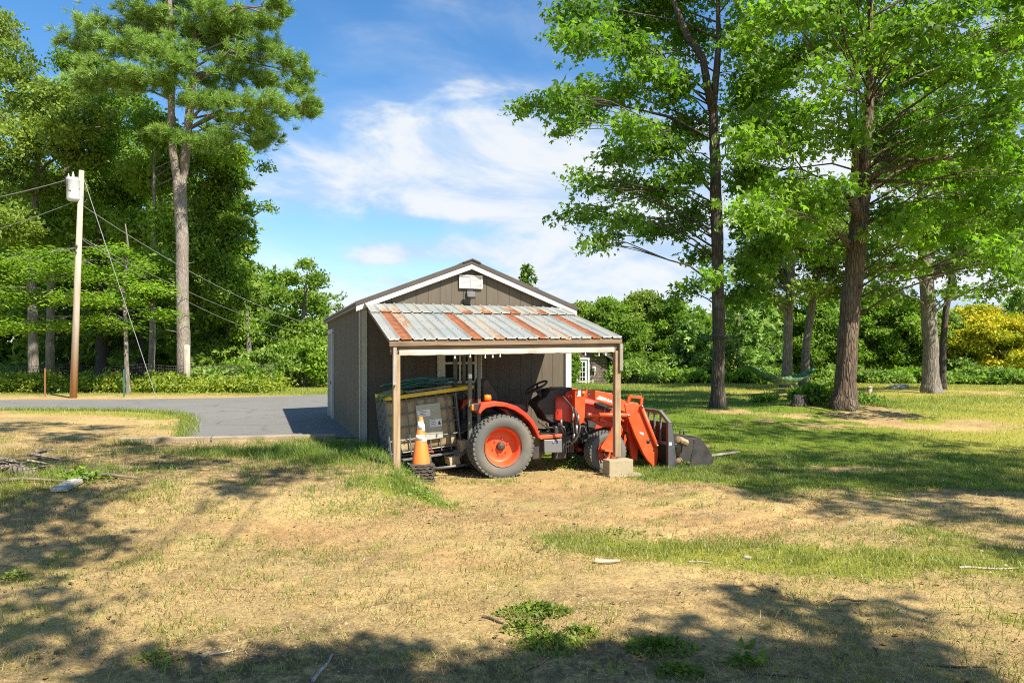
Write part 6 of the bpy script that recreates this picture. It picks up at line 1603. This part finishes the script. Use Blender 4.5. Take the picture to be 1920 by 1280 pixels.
# ---- roadside weeds along the fence
r = np.random.default_rng(61); cl = []
for i in range(230):
    px = r.uniform(-60, 500); a = hit(px, 737); x, y = a.x, a.y + r.uniform(.2, 2.6); hh = r.uniform(.12, .62) * (1.0 if px < 330 else .7)
    cl.append((np.array([x, y, float(H(x, y)) + hh * .8]), (.38, .38, hh * .45)))
pos, tint, S_, O_ = fill(cl, 8, 16, .28, .8, 62, .05); pos[:, 2] = np.maximum(pos[:, 2], H(pos[:, 0], pos[:, 1]) + .03)
wd = leaves('roadside_weeds', pos, .13, LM_WEED, None, 'simple', tint, .7, .1, None, 63); wd['kind'] = 'stuff'; wd['label'] = 'yellow green weeds along the fence beyond the road'; wd['category'] = 'weeds'

# ---- big trees outside the frame whose crowns shade the ground
def shade_clumps(lst, seed):
    out = []; r = np.random.default_rng(seed)
    for px, py, R, hh in lst:
        g = hit(px, py); R = R * (.62 if hh < 8.6 and py > 1100 else .8 if px < 700 else 1.0); out.append((np.array([g.x + .64 * hh, g.y - .64 * hh, g.z + hh]), (R, R, R * .5)))
    return out
SA = [(40, 950, .8, 8.5), (120, 1020, .6, 8), (60, 1060, .7, 8), (-60, 1000, 1.2, 8), (30, 1150, .7, 8), (0, 1230, .6, 8), (170, 1220, .4, 8), (330, 870, .8, 9.5), (430, 905, .55, 9.5), (540, 880, .7, 9.5), (250, 840, .9, 10), (120, 820, 1.0, 10.5), (20, 800, 1.2, 11), (60, 870, .8, 10), (380, 848, .6, 10), (600, 866, .4, 9.5), (160, 930, .6, 9), (500, 850, .6, 10), (200, 800, .7, 11)]
SB = [(560, 1250, .40, 7), (680, 1270, .5, 7), (700, 1225, .22, 7), (1000, 1265, .5, 7.5), (1120, 1250, .4, 7), (1250, 1240, .4, 7.5), (1340, 1200, .3, 7.5), (1420, 1130, .3, 8), (1480, 1245, .5, 8), (1560, 1160, .25, 8), (1640, 1210, .3, 8), (1700, 1265, .5, 8), (300, 1275, .5, 7), (1560, 1275, .5, 8), (1360, 1270, .5, 8), (1650, 1140, .2, 8), (1280, 1190, .2, 8), (500, 1300, .5, 7), (900, 1310, .5, 7), (1300, 1310, .5, 7), (1700, 1320, .5, 7)]
SC = [(1560, 940, 1.0, 11), (1650, 915, 1.0, 11), (1760, 910, 1.2, 11), (1880, 900, 1.4, 11), (1480, 890, .8, 11), (1400, 905, .7, 10.5), (1860, 970, .8, 10.5), (1720, 955, .7, 10.5), (1640, 860, 1.0, 12), (1780, 855, 1.0, 12), (1900, 845, 1.2, 12), (1980, 930, 1.5, 11), (1340, 880, .5, 11), (1450, 930, .5, 10.5), (1530, 850, .8, 12), (1400, 850, .6, 12), (1960, 1010, .8, 10), (1900, 1030, .4, 10), (1300, 800, .8, 12), (1400, 795, .9, 12.5), (1500, 795, .9, 12.5), (1250, 835, .5, 11.5), (1350, 822, .7, 12), (1450, 815, .8, 12), (1240, 770, .8, 12.5), (1320, 765, 1.0, 13), (1550, 820, .8, 12), (1620, 815, .7, 12), (1700, 830, .8, 12), (1480, 860, .8, 11.5), (1290, 850, .4, 11.5), (1600, 890, .8, 11), (1840, 870, 1.0, 11.5), (1430, 875, .6, 11), (1700, 880, .9, 11)]
for lst, seed, base, lab in ((SA, 601, (3.5, -4.5), 'oak behind the camera whose boughs dapple the left of the dirt yard'), (SB, 602, (8.5, -6.5), 'maple behind the camera shading the near edge of the dirt yard'), (SC, 603, (13.5, 1.5), 'large maple off to the right shading the lawn beside the tractor')):
    cl = shade_clumps(lst, seed); x, y = base; z = float(H(x, y)); zt = max(c[0][2] for c in cl) + 2
    if seed == 601: path = [(x, y, z), (x - .3, y + .6, 4), (x - 1.2, y + 2.0, zt - 4), (x - 2.0, y + 4, zt - 1)]
    else: path = [(x, y, z), (x, y, 3), (x + .1, y + .2, zt - 4), (x, y + .3, zt - .5)]
    tree('shade_tree', lab, (x, y, z), path, [.42, .34, .24, .08], cl, LM_MAPLE, BK_MAPLE, sprays=13, per=18, spr=.40, size=.14, shape='maple', flat=.5, up=1., droop=.4, seed=seed, twigs=3, limb_r=.014, n=12, rise=.3, shell=.1)

# ================================================================ GRASS, LITTER
def frustum_pts(n, d0, d1, seed, xm=.74):
    r = np.random.default_rng(seed); d = np.sqrt(r.uniform(d0 * d0, d1 * d1, n)); return (r.uniform(-xm, xm, n) * d), d
def inside_shed(x, y):
    p, q = pq(x, y); return ((q < .05) & (p > -.05) & (p < 3.75) & (q > -6.3))
from mathutils.geometry import intersect_point_tri_2d
ed = np.array(edge)
def in_poly(x, y):
    c = np.zeros(len(x), bool); j = len(ed) - 1
    for i in range(len(ed)):
        (xi, yi), (xj, yj) = ed[i], ed[j]; k = ((yi > y) != (yj > y)) & (x < (xj - xi) * (y - yi) / (yj - yi + 1e-12) + xi); c ^= k; j = i
    return c
def blades(name, x, y, h, w, lean, tint, mat, seed, segs=2, zoff=0.0, az_=None):
    r = np.random.default_rng(seed); N = len(x); a = r.uniform(0, 2 * math.pi, N); dx_, dy_ = np.cos(a), np.sin(a); b_ = r.uniform(0, 2 * math.pi, N); wx, wy = np.cos(b_) * w, np.sin(b_) * w; z = HZ(x, y) + zoff
    lv = []
    for k in range(segs + 1):
        t = k / segs; ww = (1 - t ** 1.6) * 1.0 + .06; ox = dx_ * lean * h * t * t; oy = dy_ * lean * h * t * t; zz = z - .006 + h * t * np.sqrt(np.clip(1 - (lean * t * .8) ** 2, .08, 1))
        lv.append(np.stack([np.stack([x + ox - wx * ww, y + oy - wy * ww, zz], -1), np.stack([x + ox + wx * ww, y + oy + wy * ww, zz], -1)], 1))
    V = np.concatenate(lv, 1); K = V.shape[1]; Q = np.array([(2 * k, 2 * k + 1, 2 * k + 3, 2 * k + 2) for k in range(segs)])
    Fc = (Q[None] + (np.arange(N) * K)[:, None, None]).reshape(-1, 4)
    o = big_mesh(name, V.reshape(-1, 3), Fc, mat, None, {'tint': np.repeat(np.clip(tint + r.normal(size=N) * .12, 0, 1), segs)}); o['kind'] = 'stuff'; return o
GM = m_leaf('grass_blade', (.11, .20, .014), (.42, .36, .07), (1.2, 1.4, .7), .38, .04)
STRAW = m_leaf('dry_straw', (.11, .073, .03), (.48, .36, .16), (1.0, 1.0, .9), .15, .02)
def scatter(n, d0, d1, seed, fn):
    x, y = frustum_pts(n, d0, d1, seed); k = ~inside_shed(x, y); k[k] &= ~in_poly(x[k], y[k]); x, y = x[k], y[k]; g = fn(x, y); r = np.random.default_rng(seed + 1); k = r.random(len(x)) < g; return x[k], y[k]
clumpy = lambda x, y: smooth(fbm(x + 70, y, 3.2, 3), .42, .66)
# near tufts
x, y = scatter(700000, 3.6, 12.5, 701, lambda x, y: np.clip(np.clip(g_mask(x, y) - .10, 0, 1) ** 1.1 * (.25 + .9 * clumpy(x, y)) + .16 * smooth(fbm(x + 7, y + 77, 4.5, 3), .60, .72) * smooth(fbm(x + 3, y + 13, .7, 3), .40, .6), 0, 1))
p_, q_ = pq(x, y); bank = smooth(p_, .9, .2) * smooth(q_, 4.5, 2.5) * smooth(q_, -.8, -.2)
rr = np.random.default_rng(5); hh = rr.uniform(.025, .085, len(x)) * (1 + 1.6 * bank * rr.random(len(x))); print('near blades', len(x))
o = blades('grass', x, y, hh, rr.uniform(.0018, .0038, len(x)), rr.uniform(.2, .95, len(x)), dry_mask(x, y) * .75 + .10, GM, 702); o['label'] = 'green and yellow grass tufts on the dirt yard'; o['category'] = 'grass'
# lawn
x, y = scatter(520000, 9, 36, 703, lambda x, y: np.clip(g_mask(x, y) - .22, 0, 1) * (.4 + .6 * clumpy(x * .5, y * .5)))
rr = np.random.default_rng(6); k = ~((x < 2.0) & (y < 12.5)) ; x, y = x[k], y[k]; print('lawn blades', len(x))
o = blades('lawn_grass', x, y, rr.uniform(.04, .10, len(x)), .0022 + .00022 * y, rr.uniform(.2, .8, len(x)), dry_mask(x, y) * .85 + .05, GM, 704, 1); o['label'] = 'mown green and yellow lawn grass around the trees'; o['category'] = 'grass'
# ragged grass along the driveway edge and the timbers
exy = []
for (ax, ay), (bx_, by_) in zip(edge[:8], edge[1:9]):
    m = int(math.hypot(bx_ - ax, by_ - ay) * 420) if ax > -16 else 0; t = rr.random(m); exy.append(np.stack([ax + (bx_ - ax) * t, ay + (by_ - ay) * t], 1) + rr.normal(size=(m, 2)) * .10)
for a_, c_ in (((229, 832), (398, 830)), ((400, 830), (632, 826))):
    A, B = hit(*a_), hit(*c_); m = 900; t = rr.random(m); k = clumpy(A.x + (B.x - A.x) * t, np.full(m, A.y)) > rr.random(m); t = t[k]; exy.append(np.stack([A.x + (B.x - A.x) * t, A.y + (B.y - A.y) * t - .16], 1) + rr.normal(size=(len(t), 2)) * .06)
exy = np.concatenate(exy); x, y = exy[:, 0], exy[:, 1]
o = blades('edge_grass', x, y, rr.uniform(.05, .16, len(x)), rr.uniform(.003, .006, len(x)), rr.uniform(.2, .9, len(x)), rr.random(len(x)) * .6, GM, 711); o['label'] = 'ragged grass along the driveway edge and its timbers'; o['category'] = 'grass'
# straw and thatch lying flat
x, y = scatter(110000, 3.4, 13, 705, lambda x, y: (.12 + .88 * smooth(fbm(x + 11, y + 3, 1.3, 4), .38, .62)) * (1 - .88 * bare(x, y))); print('straw', len(x))
o = blades('dry_straw', x, y, rr.uniform(.03, .10, len(x)), rr.uniform(.0010, .0022, len(x)), np.full(len(x), 1.22), rr.random(len(x)), STRAW, 706, 2, .006); o['label'] = 'dry straw strewn over the dirt'; o['category'] = 'straw'
# leaf litter and crumbs
x, y = scatter(20000, 3.4, 16, 707, lambda x, y: .12 + .88 * smooth(fbm(x + 51, y + 23, .9, 3), .45, .7)); z = HZ(x, y) + .012
o = leaves('leaf_litter', np.stack([x, y, z], -1), .014 + .038 * rr.random(len(x)) ** 3, m_leaf('dead_leaf', (.06, .038, .022), (.28, .17, .075), (1, 1, 1), .1, .03), None, 'simple', rr.random(len(x)), 3.5, 0, None, 708); o['kind'] = 'stuff'; o['label'] = 'brown dead leaf scraps scattered on the dirt'; o['category'] = 'leaf litter'
x, y = scatter(26000, 3.3, 9, 709, lambda x, y: .2 + .8 * smooth(fbm(x + 31, y + 63, 1.5, 3), .4, .7)); z = HZ(x, y); N = len(x); s = rr.uniform(.003, .010, N) * (1 + 1.2 * (rr.random(N) > .97))
T = np.array([(1, 0, 0), (0, 1, 0), (-1, 0, 0), (0, -1, 0), (0, 0, .8)]); jit = rr.uniform(.6, 1.3, (N, 5, 3)); V = np.stack([x, y, z], -1)[:, None] + T[None] * jit * s[:, None, None]
Q = np.array([(0, 1, 4), (1, 2, 4), (2, 3, 4), (3, 0, 4)]); o = big_mesh('gravel', V.reshape(-1, 3), (Q[None] + (np.arange(N) * 5)[:, None, None]).reshape(-1, 3), m_leaf('soil_crumb', (.18, .125, .07), (.40, .31, .19), (1, 1, 1), 0, .02), None, {'tint': np.repeat(rr.random(N), 4)}); o['kind'] = 'stuff'; o['label'] = 'small stones and soil crumbs on the dirt'; o['category'] = 'gravel'
# broadleaf weeds: each clump its own plant
LM_HERB = m_leaf('herb_leaf', (.07, .125, .015), (.23, .28, .035), (1.3, 1.6, .7), .38, .015)
def weed(px, py, w, n, label, seed, size=.034, ht=.05, mat=LM_HERB, grp='broadleaf weeds on the dirt'):
    n = int(n * 2.4); size = size if size <= .034 else size * .6; h = hit(px, py); r = np.random.default_rng(seed); a = r.uniform(0, 6.28, n); rad = w * (.75 + .5 * fbm(np.cos(a) * 2 + seed, np.sin(a) * 2, 1, 2)) * 1.3 * r.random(n) ** .8; X_ = np.cos(a) * rad; Y_ = np.sin(a) * rad * .7; k = clumpy(h.x + X_ * 2, h.y + Y_ * 2); Z_ = HZ(h.x + X_, h.y + Y_) - h.z + ht * r.random(n) * (1.2 - rad / w) + .008
    o = leaves('weed', np.stack([X_, Y_, Z_], -1), size, mat, None, 'simple', .3 + .5 * k, 1.2, -.35, None, seed); tag(o, label, 'weed', grp); o.location = h
weed(1005, 1152, .20, 330, 'bright leafy weed patch, uppermost of those at the bottom middle', 801); weed(985, 1180, .12, 110, 'small weed tuft just left below the bright leafy patch', 802)
weed(1030, 1210, .17, 260, 'leafy weed patch at the edge of the shade, bottom middle', 803); weed(1085, 1190, .10, 70, 'small yellow green weed right of the bottom middle patches', 804)
weed(1235, 1215, .18, 240, 'dark green weed clump in the dappled shade at the lower right', 805); weed(1275, 1262, .12, 120, 'yellow leafed weed at the bottom edge', 806)
weed(1400, 1243, .10, 26, 'single broad leafed seedling glowing in the shade at the bottom right', 807, .10, .10); weed(28, 1085, .11, 46, 'yellow green seedling at the left edge of the picture', 808, .07, .07)
weed(300, 1242, .10, 30, 'pale weed in the lower left shade', 809); weed(150, 900, .36, 110, 'leafy green plant beside the rotting log', 810, .11, .16, LM_BEECH)
weed(800, 935, .25, 130, 'leafy weeds at the foot of the bank below the cones', 811, .06, .12, LM_SHRUB); weed(1165, 1000, .18, 60, 'low weed above the strip of yellow grass', 812, .05, .05)
weed(1080, 876, .30, 140, 'leafy weed in front of the tractor front wheel', 813, .07, .14, LM_SHRUB); weed(770, 898, .14, 60, 'green weed touching the black cone bases', 814, .06, .14, LM_SHRUB)
